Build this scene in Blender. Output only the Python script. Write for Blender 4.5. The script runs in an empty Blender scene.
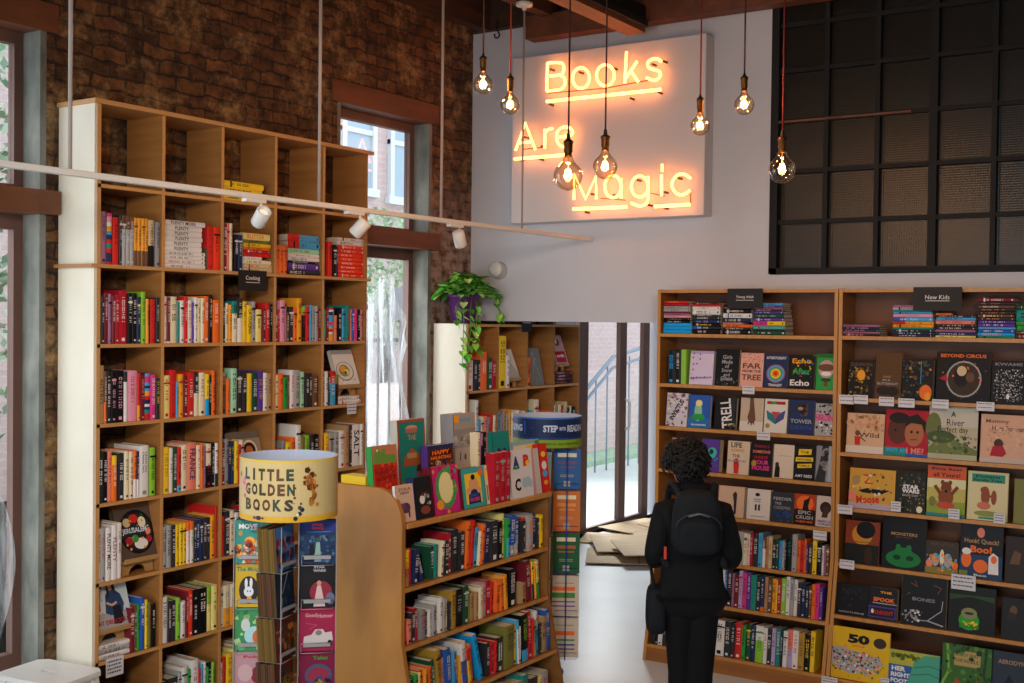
import bpy, math, random, bmesh
from mathutils import Vector, Matrix
from math import pi, sin, cos, radians as RD
random.seed(7)
SC = bpy.context.scene
COL = SC.collection
# ---------------------------------------------------------------- camera
CAM_H = 2.2
YAW, PITCH, ROLL, FPX = 0.5818, 0.0185, 0.0117, 1173.0
Fw = Vector((-sin(YAW)*cos(PITCH), cos(YAW)*cos(PITCH), -sin(PITCH)))
Rt0 = Vector((cos(YAW), sin(YAW), 0)); Up0 = Rt0.cross(Fw)
Rt = Rt0*cos(ROLL)+Up0*sin(ROLL); Up = -Rt0*sin(ROLL)+Up0*cos(ROLL)
cd = bpy.data.cameras.new('camera'); cam = bpy.data.objects.new('camera', cd); COL.objects.link(cam)
cd.sensor_width = 36; cd.lens = FPX/1024*36; cd.clip_end = 200
M = Matrix((( Rt.x, Up.x, -Fw.x, 0), (Rt.y, Up.y, -Fw.y, 0), (Rt.z, Up.z, -Fw.z, CAM_H), (0, 0, 0, 1)))
cam.matrix_world = M
SC.camera = cam
def ray(px, py): return Fw+Rt*((px-512)/FPX)-Up*((py-341.5)/FPX)
def PX(px, py, x):
    d = ray(px, py); t = x/d.x; return Vector((x, d.y*t, CAM_H+d.z*t))
def PY(px, py, y):
    d = ray(px, py); t = y/d.y; return Vector((d.x*t, y, CAM_H+d.z*t))
# ---------------------------------------------------------------- exposure, sky, daylight
vs = SC.view_settings; vs.view_transform = 'Standard'; vs.look = 'None'; vs.gamma = 1; vs.use_curve_mapping = False
vs.exposure = -0.07
SC.cycles.max_bounces = 6; SC.cycles.transparent_max_bounces = 16
SC.cycles.sample_clamp_indirect = 4.0
W = bpy.data.worlds.new('sky'); SC.world = W; W.use_nodes = True
bg = W.node_tree.nodes['Background']; bg.inputs[0].default_value = (0.78, 0.89, 1.0, 1); bg.inputs[1].default_value = 2.3
def area(name, loc, target, sx, sy, power, col):
    l = bpy.data.lights.new(name, 'AREA'); l.shape = 'RECTANGLE'; l.size = sx; l.size_y = sy; l.energy = power; l.color = col
    o = bpy.data.objects.new(name, l); COL.objects.link(o); o.location = loc
    o.rotation_euler = (Vector(target)-Vector(loc)).to_track_quat('-Z', 'Y').to_euler(); return o
area('daylight_rear_windows', (-1.8, -2.3, 1.9), (-4.0, 5.5, 0.35), 4.0, 1.7, 38, (0.96, 0.96, 0.96)).data.spread = RD(112)
def spot(name, loc, target, deg, power, col, rad=.3):
    l = bpy.data.lights.new(name, 'SPOT'); l.spot_size = RD(deg); l.spot_blend = 1.0; l.energy = power; l.color = col; l.shadow_soft_size = rad
    o = bpy.data.objects.new(name, l); COL.objects.link(o); o.location = loc; o.rotation_euler = (Vector(target)-Vector(loc)).to_track_quat('-Z', 'Y').to_euler(); return o
spot('fill_spot', (-1.0, 0.2, 3.2), (-5.0, 5.1, 1.45), 52, 520, (1.0, 0.93, 0.82))  # added fill for the tall bookcase, an unseen lamp without any fixture
spot('fill_spot', (0.2, 1.6, 3.2), (-2.4, 7.0, 1.3), 56, 250, (1.0, 0.92, 0.80))  # second added unseen fill, brightening the oak bookcases
area('daylight_left_window', (-5.55, 2.35, 1.9), (-2.5, 4.0, 1.0), 2.0, 3.0, 27, (0.88, 0.95, 1.0))
area('daylight_doors', (-7.6, 12.9, 3.35), (-3.7, 7.6, 0.0), 1.5, 1.3, 480, (0.92, 0.97, 1.0))
area('daylight_far_window', (-5.6, 6.2, 1.9), (-3.0, 6.4, 1.2), 0.6, 2.2, 24, (0.88, 0.95, 1.0)).location.x = -5.75

# ---------------------------------------------------------------- colours
def lin(c):
    return c/12.92 if c <= .04045 else ((c+.055)/1.055)**2.4
def hx(h):
    h = h.lstrip('#'); return tuple(lin(int(h[i:i+2], 16)/255) for i in (0, 2, 4))
PAL = {k: hx(v) for k, v in {
 'black': '131316', 'charcoal': '303035', 'grey': '8e8c90', 'silver': 'a8a8aa', 'white': 'e6e2e0', 'cream': 'e8dcbc', 'beige': 'd2bd95',
 'tan': 'b08d62', 'brown': '6c4a34', 'maroon': '74202c', 'crimson': 'b01c2e', 'red': 'd02a26', 'scarlet': 'ea3b1e', 'orange': 'f0702a',
 'amber': 'eea22c', 'yellow': 'f2cb2c', 'lemon': 'efe08a', 'lime': '8cc63c', 'olive': '7c7a3c', 'green': '2f9a44', 'evergreen': '1f4d38',
 'teal': '1f8a84', 'turquoise': '38b8b0', 'mint': 'a4dcb8', 'skyblue': '4aa6dc', 'azure': '1fa4ee', 'blue': '2c5cb4', 'navy': '22305c', 'purple': '5a3a94',
 'lilac': 'b8a4d0', 'mauve': '9c6c8c', 'pink': 'e69ab4', 'magenta': 'd83c8c', 'salmon': 'ea8470', 'gold': 'b08a34', 'rose': 'c8949a',
 'pages': 'd9cdb2', 'bronze': '5e4526'}.items()}
def C(n):
    if isinstance(n, tuple): return n
    return hx(n) if n.startswith('#') else PAL[n]
# ---------------------------------------------------------------- materials
def newmat(name):
    m = bpy.data.materials.new(name); m.use_nodes = True; nt = m.node_tree
    return m, nt, nt.nodes['Principled BSDF']
def N(nt, t, **k):
    n = nt.nodes.new(t)
    for a, b in k.items(): setattr(n, a, b)
    return n
def flat(name, col, rough=.6, metal=0, spec=.4, emit=None, es=0):
    m, nt, b = newmat(name); b.inputs['Base Color'].default_value = (*C(col), 1)
    b.inputs['Roughness'].default_value = rough; b.inputs['Metallic'].default_value = metal; b.inputs['Specular IOR Level'].default_value = spec
    if emit: b.inputs['Emission Color'].default_value = (*emit, 1); b.inputs['Emission Strength'].default_value = es
    return m
def noisy(name, c1, c2, scale=(4, 4, 4), rough=.6, nscale=3, detail=5, bump=0, p=(.3, .7)):
    m, nt, b = newmat(name); tc = N(nt, 'ShaderNodeTexCoord'); mp = N(nt, 'ShaderNodeMapping'); mp.inputs['Scale'].default_value = scale
    no = N(nt, 'ShaderNodeTexNoise'); no.inputs['Scale'].default_value = nscale; no.inputs['Detail'].default_value = detail
    cr = N(nt, 'ShaderNodeValToRGB'); cr.color_ramp.elements[0].position = p[0]; cr.color_ramp.elements[1].position = p[1]
    cr.color_ramp.elements[0].color = (*C(c1), 1); cr.color_ramp.elements[1].color = (*C(c2), 1)
    L = nt.links.new; L(tc.outputs['Object'], mp.inputs[0]); L(mp.outputs[0], no.inputs['Vector']); L(no.outputs[0], cr.inputs[0]); L(cr.outputs[0], b.inputs['Base Color'])
    b.inputs['Roughness'].default_value = rough
    if bump:
        bp = N(nt, 'ShaderNodeBump'); bp.inputs['Strength'].default_value = bump; bp.inputs['Distance'].default_value = .02
        L(no.outputs[0], bp.inputs['Height']); L(bp.outputs[0], b.inputs['Normal'])
    return m
def printmat():
    m, nt, b = newmat('printed_paper'); a = N(nt, 'ShaderNodeAttribute'); a.attribute_name = 'Col'
    nt.links.new(a.outputs['Color'], b.inputs['Base Color']); b.inputs['Roughness'].default_value = .42; b.inputs['Specular IOR Level'].default_value = .2
    return m
PRINT = printmat()
BIRCH = noisy('birch_plywood', '#966232', '#aa743c', (1, 1, 14), .5, 2.2)
BIRCH_EDGE = noisy('birch_edge', '#b8844c', '#cc985e', (1, 1, 60), .5, 3)
BIRCH_PALE = noisy('pale_birch_panel', '#d9cfba', '#e6ddcb', (1, 1, .6), .5, 3)
OAK = noisy('honey_oak', '#8f5724', '#a2682e', (1, 1, 12), .45, 2.2)
OAK_EDGE = noisy('oak_edge', '#b67d3c', '#c88e4a', (14, 1, 1), .4, 2)
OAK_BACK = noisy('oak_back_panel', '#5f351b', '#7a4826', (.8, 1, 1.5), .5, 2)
MAPLE = noisy('maple_veneer', '#a86e2c', '#c68a40', (1.3, 1.3, .5), .42, 2.6, 6, p=(.4, .6))
ISL_DARK = noisy('island_shelf_wood', '#7a5028', '#8f6232', (1, 1, 8), .5, 2)
WHITEWALL = noisy('painted_wall', '#c4c6cf', '#cfd1d8', (1, 1, 1), .8, 1.2)
DARKWOOD = noisy('dark_timber', '#2a1a12', '#4a2c1a', (6, .8, 6), .7, 2, bump=.3)
REDWOOD = noisy('red_brown_timber', '#57301c', '#7a4528', (3, .6, 3), .6, 3, bump=.2)
FRAMEW = noisy('brown_window_frame', '#62443a', '#765448', (3, 3, .5), .5, 2)
CONCR = noisy('grey_green_concrete', '#5a5c55', '#8c8b82', (2, 2, 1), .9, 4, 8, .4)
BLACKM = flat('black_metal', '#0e0e0e', .7)
WHITEM = flat('white_enamel', '#d8d6d2', .4)
WIREW = flat('white_wire', '#98989a', .35)
WIREB = flat('blue_wire', '#1f3c8c', .35)
BRASS = flat('aged_brass', '#4a3218', .4, .85)
CLOTHB = flat('cord_black', '#191214', .8)
CLOTHR = flat('cord_red', '#58101a', .8)
CARD = noisy('cardboard', '#b79a74', '#c9ad88', (1, 8, 1), .8, 3)
PAPER = flat('tag_paper', '#d8d6dc', .7)
SIGNB = flat('black_sign_card', '#17171a', .6)
STANDW = noisy('stand_wood', '#a97f4c', '#bb9058', (2, 2, 12), .5, 2)
PURPLE = flat('purple_plastic', '#5a2468', .45)

def brickmat(name, c1, c2, mort, patch, amt, bump=.9, axis='yz', sc=1.0, haze=0, wash=0):
    m, nt, b = newmat(name); L = nt.links.new
    tc = N(nt, 'ShaderNodeTexCoord'); sp = N(nt, 'ShaderNodeSeparateXYZ'); cb = N(nt, 'ShaderNodeCombineXYZ')
    L(tc.outputs['Object'], sp.inputs[0]); L(sp.outputs[1 if axis == 'yz' else 0], cb.inputs[0]); L(sp.outputs[2], cb.inputs[1])
    n0 = N(nt, 'ShaderNodeTexNoise'); n0.inputs['Scale'].default_value = 9; n0.inputs['Detail'].default_value = 3; L(cb.outputs[0], n0.inputs['Vector'])
    wob = N(nt, 'ShaderNodeMixRGB'); wob.blend_type = 'LINEAR_LIGHT'; wob.inputs[0].default_value = .03; L(cb.outputs[0], wob.inputs[1]); L(n0.outputs['Color'], wob.inputs[2])
    br = N(nt, 'ShaderNodeTexBrick'); br.inputs['Scale'].default_value = 1/sc; br.inputs['Brick Width'].default_value = .215; br.inputs['Row Height'].default_value = .075
    br.inputs['Mortar Size'].default_value = .007; br.inputs['Mortar Smooth'].default_value = .35; br.inputs['Bias'].default_value = -.1
    br.inputs['Color1'].default_value = (*C(c1), 1); br.inputs['Color2'].default_value = (*C(c2), 1); br.inputs['Mortar'].default_value = (*C(mort), 1)
    L(wob.outputs[0], br.inputs['Vector'])
    n1 = N(nt, 'ShaderNodeTexNoise'); n1.inputs['Scale'].default_value = 3.2; n1.inputs['Detail'].default_value = 9; n1.inputs['Roughness'].default_value = .72; L(cb.outputs[0], n1.inputs['Vector'])
    cr = N(nt, 'ShaderNodeValToRGB'); cr.color_ramp.elements[0].position = .5; cr.color_ramp.elements[1].position = .62
    L(n1.outputs[0], cr.inputs[0]); mul = N(nt, 'ShaderNodeMath', operation='MULTIPLY'); mul.inputs[1].default_value = amt; L(cr.outputs[0], mul.inputs[0])
    mx = N(nt, 'ShaderNodeMixRGB'); L(mul.outputs[0], mx.inputs[0]); L(br.outputs[0], mx.inputs[1]); mx.inputs[2].default_value = (*C(patch), 1)
    n2 = N(nt, 'ShaderNodeTexNoise'); n2.inputs['Scale'].default_value = 11; n2.inputs['Detail'].default_value = 7; n2.inputs['Roughness'].default_value = .7; L(cb.outputs[0], n2.inputs['Vector'])
    cr2 = N(nt, 'ShaderNodeValToRGB'); cr2.color_ramp.elements[0].position = .34; cr2.color_ramp.elements[1].position = .6
    cr2.color_ramp.elements[0].color = (.16, .15, .14, 1) if not haze else (.85, .85, .85, 1); L(n2.outputs[0], cr2.inputs[0])
    m2 = N(nt, 'ShaderNodeMixRGB'); m2.blend_type = 'MULTIPLY'; m2.inputs[0].default_value = 1; L(mx.outputs[0], m2.inputs[1]); L(cr2.outputs[0], m2.inputs[2])
    out_ = m2.outputs[0]
    if wash:
        mz = N(nt, 'ShaderNodeMapRange'); mz.inputs[1].default_value = 3.3; mz.inputs[2].default_value = 2.6; L(sp.outputs[2], mz.inputs[0])
        my = N(nt, 'ShaderNodeMapRange'); my.inputs[1].default_value = 6.6; my.inputs[2].default_value = 6.8; L(sp.outputs[1], my.inputs[0])
        n3 = N(nt, 'ShaderNodeTexNoise'); n3.inputs['Scale'].default_value = 14; n3.inputs['Detail'].default_value = 5; L(cb.outputs[0], n3.inputs['Vector'])
        r3 = N(nt, 'ShaderNodeMapRange'); r3.inputs[1].default_value = .35; r3.inputs[2].default_value = .55; L(n3.outputs[0], r3.inputs[0])
        k1 = N(nt, 'ShaderNodeMath', operation='MULTIPLY'); L(mz.outputs[0], k1.inputs[0]); L(my.outputs[0], k1.inputs[1])
        k2 = N(nt, 'ShaderNodeMath', operation='MULTIPLY'); L(k1.outputs[0], k2.inputs[0]); L(r3.outputs[0], k2.inputs[1])
        k3 = N(nt, 'ShaderNodeMath', operation='MULTIPLY'); L(k2.outputs[0], k3.inputs[0]); k3.inputs[1].default_value = .7
        m3 = N(nt, 'ShaderNodeMixRGB'); L(k3.outputs[0], m3.inputs[0]); L(out_, m3.inputs[1]); m3.inputs[2].default_value = (*hx('#b8a096'), 1); out_ = m3.outputs[0]
    L(out_, b.inputs['Base Color']); b.inputs['Roughness'].default_value = .85
    sub = N(nt, 'ShaderNodeMath', operation='MULTIPLY_ADD'); L(br.outputs['Fac'], sub.inputs[0]); sub.inputs[1].default_value = -.8; L(n2.outputs[0], sub.inputs[2])
    bp = N(nt, 'ShaderNodeBump'); bp.inputs['Strength'].default_value = bump; bp.inputs['Distance'].default_value = .03; L(sub.outputs[0], bp.inputs['Height']); L(bp.outputs[0], b.inputs['Normal'])
    return m
BRICK = brickmat('old_brick', '#5c3a1e', '#8a5a30', '#3c2c1a', '#b48e5c', .85, wash=1)
BRICK_OUT = brickmat('pink_brick_outside', '#cdb0ac', '#d2bab4', '#d4c4be', '#d4bcb6', .3, .1, haze=1, sc=1.3)
def floormat():
    m, nt, b = newmat('white_painted_floor'); L = nt.links.new
    tc = N(nt, 'ShaderNodeTexCoord'); no = N(nt, 'ShaderNodeTexNoise'); no.inputs['Scale'].default_value = 1.3; no.inputs['Detail'].default_value = 8
    cr = N(nt, 'ShaderNodeValToRGB'); cr.color_ramp.elements[0].position = .3; cr.color_ramp.elements[1].position = .7
    cr.color_ramp.elements[0].color = (*hx('#c4c7c6'), 1); cr.color_ramp.elements[1].color = (*hx('#dcdedd'), 1)
    L(tc.outputs['Object'], no.inputs['Vector']); L(no.outputs[0], cr.inputs[0]); L(cr.outputs[0], b.inputs['Base Color'])
    b.inputs['Roughness'].default_value = .38; return m
FLOOR = floormat()
def glassmat(name, tint, gloss=.08, rough=.02, fres=True):
    m, nt, b = newmat(name); nt.nodes.remove(b); L = nt.links.new; out = nt.nodes['Material Output']
    t = N(nt, 'ShaderNodeBsdfTransparent'); t.inputs[0].default_value = (*tint, 1); g = N(nt, 'ShaderNodeBsdfGlossy'); g.inputs['Roughness'].default_value = rough
    mx = N(nt, 'ShaderNodeMixShader'); mx.inputs[0].default_value = gloss
    if fres:
        lw = N(nt, 'ShaderNodeLayerWeight'); lw.inputs[0].default_value = .35; mu = N(nt, 'ShaderNodeMath', operation='MULTIPLY_ADD'); mu.inputs[1].default_value = .75; mu.inputs[2].default_value = .03
        L(lw.outputs['Facing'], mu.inputs[0]); L(mu.outputs[0], mx.inputs[0])
    L(t.outputs[0], mx.inputs[1]); L(g.outputs[0], mx.inputs[2]); L(mx.outputs[0], out.inputs[0]); return m
PANE = glassmat('window_glass', (.97, .98, .98), .06, .01, False)
BULBGLASS = glassmat('bulb_glass', (1, .87, .70))
def wiredglass():
    m, nt, b = newmat('wired_glass'); L = nt.links.new
    b.inputs['Base Color'].default_value = (*hx('#1c170e'), 1); b.inputs['Roughness'].default_value = .3; b.inputs['Specular IOR Level'].default_value = .45
    tc = N(nt, 'ShaderNodeTexCoord'); mp = N(nt, 'ShaderNodeMapping'); mp.inputs['Scale'].default_value = (70, 70, 70); L(tc.outputs['Object'], mp.inputs[0])
    sp = N(nt, 'ShaderNodeSeparateXYZ'); L(mp.outputs[0], sp.inputs[0]); hs = []
    for i in (0, 2):
        f = N(nt, 'ShaderNodeMath', operation='SINE'); mm = N(nt, 'ShaderNodeMath', operation='MULTIPLY'); mm.inputs[1].default_value = 6.283; L(sp.outputs[i], mm.inputs[0]); L(mm.outputs[0], f.inputs[0]); hs.append(f)
    ad = N(nt, 'ShaderNodeMath', operation='ADD'); L(hs[0].outputs[0], ad.inputs[0]); L(hs[1].outputs[0], ad.inputs[1])
    bp = N(nt, 'ShaderNodeBump'); bp.inputs['Strength'].default_value = .12; bp.inputs['Distance'].default_value = .002; L(ad.outputs[0], bp.inputs['Height']); L(bp.outputs[0], b.inputs['Normal'])
    return m
WIRED = wiredglass()
def webmat():
    m, nt, b = newmat('white_gauze'); L = nt.links.new; out = nt.nodes['Material Output']
    b.inputs['Base Color'].default_value = (.85, .88, .9, 1); b.inputs['Roughness'].default_value = .9
    b.inputs['Transmission Weight'].default_value = 0
    tr = N(nt, 'ShaderNodeBsdfTranslucent'); tr.inputs[0].default_value = (.8, .85, .9, 1); add = N(nt, 'ShaderNodeMixShader'); add.inputs[0].default_value = .55; L(b.outputs[0], add.inputs[1]); L(tr.outputs[0], add.inputs[2])
    t = N(nt, 'ShaderNodeBsdfTransparent'); mx = N(nt, 'ShaderNodeMixShader')
    tc = N(nt, 'ShaderNodeTexCoord'); mp = N(nt, 'ShaderNodeMapping'); mp.inputs['Scale'].default_value = (30, 30, 2.2); no = N(nt, 'ShaderNodeTexNoise'); no.inputs['Scale'].default_value = 1; no.inputs['Detail'].default_value = 4
    L(tc.outputs['Object'], mp.inputs[0]); L(mp.outputs[0], no.inputs['Vector'])
    cr = N(nt, 'ShaderNodeValToRGB'); cr.color_ramp.elements[0].position = .38; cr.color_ramp.elements[0].color = (.15, .15, .15, 1); cr.color_ramp.elements[1].position = .62; cr.color_ramp.elements[1].color = (.5, .5, .5, 1)
    L(no.outputs[0], cr.inputs[0]); L(cr.outputs[0], mx.inputs[0]); L(t.outputs[0], mx.inputs[1]); L(add.outputs[0], mx.inputs[2]); L(mx.outputs[0], out.inputs[0]); return m
WEB = webmat()
def emis(name, col, s):
    m, nt, b = newmat(name); b.inputs['Base Color'].default_value = (0, 0, 0, 1); b.inputs['Emission Color'].default_value = (*col, 1); b.inputs['Emission Strength'].default_value = s; return m
NEON = emis('neon_orange_tube', (1.0, .28, .065), 9.5)
FILAM = emis('glowing_filament', (1.0, .50, .16), 60)
LAMPGLOW = emis('track_lamp_glow', (1.0, .75, .5), 1.2)

# ---------------------------------------------------------------- mesh builder
_txt = {}
def text_tris(s, bold=0.0):
    k = (s, bold)
    if k in _txt: return _txt[k]
    cu = bpy.data.curves.new('t', 'FONT'); cu.body = s; cu.size = 1; cu.resolution_u = 2; cu.offset = bold; cu.align_x = 'LEFT'
    o = bpy.data.objects.new('t', cu); me = bpy.data.meshes.new_from_object(o)
    vs_ = [(v.co.x, v.co.y) for v in me.vertices]; fs = [tuple(p.vertices) for p in me.polygons]
    bpy.data.objects.remove(o); bpy.data.curves.remove(cu); bpy.data.meshes.remove(me)
    if vs_:
        x0 = min(v[0] for v in vs_); x1 = max(v[0] for v in vs_); y0 = min(v[1] for v in vs_); y1 = max(v[1] for v in vs_)
        vs_ = [((x-x0), (y-y0)) for x, y in vs_]; r = (vs_, fs, x1-x0, y1-y0)
    else: r = ([], [], 1, 1)
    _txt[k] = r; return r
class MB:
    def __init__(s): s.v = []; s.f = []; s.c = []; s.m = []; s.T = None; s.mi = 0; s.sm = []; s.smooth = False
    def av(s, p):
        p = Vector(p)
        if s.T is not None: p = s.T @ p
        s.v.append(p); return len(s.v)-1
    def face(s, ids, col=(.8, .8, .8)): s.f.append(ids); s.c.append(C(col)); s.m.append(s.mi); s.sm.append(s.smooth)
    def poly(s, pts, col=(.8, .8, .8)): s.face([s.av(p) for p in pts], col)
    def box(s, x0, x1, y0, y1, z0, z1, col=(.8, .8, .8)):
        i = [s.av(p) for p in ((x0, y0, z0), (x1, y0, z0), (x1, y1, z0), (x0, y1, z0), (x0, y0, z1), (x1, y0, z1), (x1, y1, z1), (x0, y1, z1))]
        for q in ((0, 3, 2, 1), (4, 5, 6, 7), (0, 1, 5, 4), (1, 2, 6, 5), (2, 3, 7, 6), (3, 0, 4, 7)): s.face([i[k] for k in q], col)
    def prism(s, pts, axis, a, b, col=(.8, .8, .8)):
        n = len(pts)
        def P(p, w): return (w, p[0], p[1]) if axis == 'x' else ((p[0], w, p[1]) if axis == 'y' else (p[0], p[1], w))
        A = [s.av(P(p, a)) for p in pts]; B = [s.av(P(p, b)) for p in pts]
        s.face(A[::-1], col); s.face(B, col)
        for k in range(n): s.face([A[k], A[(k+1) % n], B[(k+1) % n], B[k]], col)
    def tube(s, pts, r, n=8, col=(.8, .8, .8), cap=True):
        pts = [Vector(p) for p in pts]; rs = r if isinstance(r, (list, tuple)) else [r]*len(pts); rings = []; up = None
        for i, p in enumerate(pts):
            d = (pts[min(i+1, len(pts)-1)]-pts[max(i-1, 0)]);
            if d.length < 1e-9: d = Vector((0, 0, 1))
            d.normalize()
            if up is None: up = Vector((0, 0, 1)) if abs(d.z) < .9 else Vector((1, 0, 0))
            a = d.cross(up)
            if a.length < 1e-4: a = d.cross(Vector((0, 1, .3)))
            a.normalize(); b = a.cross(d).normalized(); up = b
            rings.append([s.av(p+(a*cos(2*pi*k/n)+b*sin(2*pi*k/n))*rs[i]) for k in range(n)])
        sm = s.smooth; s.smooth = True
        for i in range(len(rings)-1):
            for k in range(n): s.face([rings[i][k], rings[i][(k+1) % n], rings[i+1][(k+1) % n], rings[i+1][k]], col)
        s.smooth = sm
        if cap: s.face(rings[0][::-1], col); s.face(rings[-1], col)
    def lathe(s, prof, n=24, col=(.8, .8, .8), c=(0, 0, 0)):
        rings = [[s.av((c[0]+r*cos(2*pi*k/n), c[1]+r*sin(2*pi*k/n), c[2]+z)) for k in range(n)] for r, z in prof]
        sm = s.smooth; s.smooth = True
        for i in range(len(rings)-1):
            for k in range(n): s.face([rings[i][k], rings[i][(k+1) % n], rings[i+1][(k+1) % n], rings[i+1][k]], col)
        s.smooth = sm
    def build(s, name, mats, parent=None, loc=None, rot=None):
        me = bpy.data.meshes.new(name); me.from_pydata([tuple(v) for v in s.v], [], s.f)
        at = me.color_attributes.new('Col', 'FLOAT_COLOR', 'CORNER'); buf = []
        for f, c in zip(s.f, s.c): buf += [c[0], c[1], c[2], 1.0]*len(f)
        at.data.foreach_set('color', buf)
        mats = mats if isinstance(mats, (list, tuple)) else [mats]
        for m in mats: me.materials.append(m)
        me.polygons.foreach_set('material_index', s.m); me.polygons.foreach_set('use_smooth', s.sm); me.update()
        o = bpy.data.objects.new(name, me); COL.objects.link(o)
        if parent: o.parent = parent
        if loc is not None: o.location = loc
        if rot is not None: o.rotation_euler = rot
        return o
LABELS = {}
def tag(o, label=None, cat=None, group=None, kind=None):
    if label: o['label'] = label; LABELS.setdefault(label, []).append((o.name, group))
    if cat: o['category'] = cat
    if group: o['group'] = group
    if kind: o['kind'] = kind
    return o
def empty(name, loc=(0, 0, 0), rz=0, label=None, cat=None, group=None):
    o = bpy.data.objects.new(name, None); COL.objects.link(o); o.location = loc; o.rotation_euler = (0, 0, rz); o.empty_display_size = .05
    return tag(o, label, cat, group)
def struct(name, b, mats): return tag(b.build(name, mats), kind='structure')
def bevel(o, w=.003, seg=2):
    m = o.modifiers.new('bevel', 'BEVEL'); m.width = w; m.segments = seg; m.limit_method = 'ANGLE'; return o

# ---------------------------------------------------------------- room shell
WX, BY, ZC = -5.15, 7.25, 4.46
b = MB(); b.box(-6.0, 4.2, -2.6, 12.4, -.1, 0); b.box(-6.03, -5.9, 8.5, 12.4, -.1, 0); struct('floor', b, FLOOR)
b = MB()
T = .19
for y0, y1, z0, z1 in ((-2.6, 1.5, 0, 4.6), (1.5, 3.6, 3.66, 4.6), (3.6, 5.74, 0, 4.6), (5.74, 6.75, 3.66, 4.6), (5.74, 6.75, 0, .35), (6.75, 8.5, 0, 4.6)):
    b.box(WX-T, WX, y0, y1, z0, z1)
struct('wall_left', b, BRICK)
b = MB()
for x0, x1, z0, z1 in ((-5.3, 4.2, 2.19, 2.51), (-5.3, -2.78, 2.51, 4.6), (0.32, 4.2, 2.51, 4.6), (-3.43, 4.2, 0, 2.19), (-2.78, .32, 4.3, 4.6)):
    b.box(x0, x1, BY, BY+.14, z0, z1)
struct('wall_back', b, WHITEWALL)
b = MB(); b.box(-6.03, 4.2, BY+.14, 12.3, 2.19, 2.45); struct('ceiling_lower', b, WHITEWALL)
b = MB(); b.box(-6.2, 4.2, 12.12, 12.3, 0, 2.19); b.box(-6.2, -6.03, 8.5, 10.36, 0, 2.5); b.box(-6.2, -5.6, 8.36, 8.5, 0, 2.5); b.box(-6.16, -6.03, 10.36, 12.12, 2.3, 2.5)
struct('wall_far', b, WHITEWALL)
b = MB(); b.box(3.0, 3.15, -2.6, 7.4, 0, 4.6); struct('wall_right', b, WHITEWALL)
b = MB(); b.box(-5.6, -4.2, -2.75, -2.6, 0, 4.6); b.box(.8, 3.1, -2.75, -2.6, 0, 4.6); b.box(-4.2, .8, -2.75, -2.6, 0, .6); b.box(-4.2, .8, -2.75, -2.6, 2.8, 4.6)
struct('wall_rear', b, WHITEWALL)
b = MB(); b.box(-5.6, 3.2, -2.7, 8, 4.6, 4.7); struct('ceiling', b, flat('dark_deck', '#1b1412', .9))
for k in range(13):
    x = -5.0+k*.62
    b = MB(); b.box(x-.045, x+.045, -2.6, BY-.06, 4.34, 4.6); tag(b.build('trim_%d' % (k+20), DARKWOOD), kind='structure')
b = MB(); b.box(WX+.01, 3.0, BY-.06, BY-.002, 4.345, 4.6); struct('trim_1', b, DARKWOOD)
# crossing timber and a steel duct channel
b = MB(); b.box(WX+.01, -2.2, 5.15, 5.27, 4.26, 4.4); struct('trim_2', b, DARKWOOD)

q = ray(636, 34); q = q*((4.12-CAM_H)/q.z)
b = MB(); b.box(q.x-.07, q.x+.07, q.y-4.5, q.y, 4.12, 4.16); struct('trim_31', b, REDWOOD)
b = MB(); b.box(q.x-.05, q.x+.06, q.y-4.5, q.y+.02, 4.16, 4.3); b.box(q.x+.075, q.x+.10, q.y-4.5, q.y-.02, 4.15, 4.19); struct('trim_32', b, BLACKM)
b = MB(); b.box(q.x-.9, 3.0, q.y+.03, q.y+.15, 4.2, 4.36); struct('trim_33', b, REDWOOD)
# window frames, reveals
def opening(n, y0, y1, web=None):
    R = WX
    b = MB(); b.box(R-.185, R+.002, y1-.035, y1+.0, .1 if n == 1 else .35, 3.60); b.box(R-.185, R+.002, y0, y0+.03, .1, 3.60)
    struct('trim_%d' % (n+2), b, CONCR)
    b = MB(); b.box(R-.185, R+.015, y0-.06, y1+.06, 3.60, 3.74); struct('trim_%d' % (n+10), b, REDWOOD)
    b = MB(); b.box(R-.185, R+.05, y0-.04, y1+.05, 2.695, 2.812); struct('trim_%d' % (n+5), b, REDWOOD)
    fx0, fx1 = R-.185, R-.135
    f = MB(); f.box(fx0, fx1, y1-.085, y1-.03, 2.812, 3.60); f.box(fx0, fx1, y0+.03, y0+.11, 2.812, 3.60); f.box(fx0, fx1, y0+.11, y1-.085, 3.54, 3.60); f.box(fx0, fx1, y0+.11, y1-.085, 2.812, 2.845)
    f.box(fx0, fx1, y1-.085, y1-.03, .35, 2.695); f.box(fx0, fx1, y0+.03, y0+.12, .35, 2.695); f.box(fx0, fx1, y0+.12, y1-.085, 2.62, 2.695); f.box(fx0, fx1, y0+.12, y1-.085, .35, .5)
    w = tag(f.build('window_%d' % n, FRAMEW), kind='structure')
    p = MB(); p.box(fx0+.02, fx0+.026, y0+.11, y1-.085, 2.845, 3.54); p.build('pane', PANE, w)
    p = MB(); p.box(fx0+.02, fx0+.026, y0+.12, y1-.085, .5, 2.62); p.build('pane', PANE, w)
opening(1, 1.5, 3.6); opening(2, 5.74, 6.75)

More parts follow.
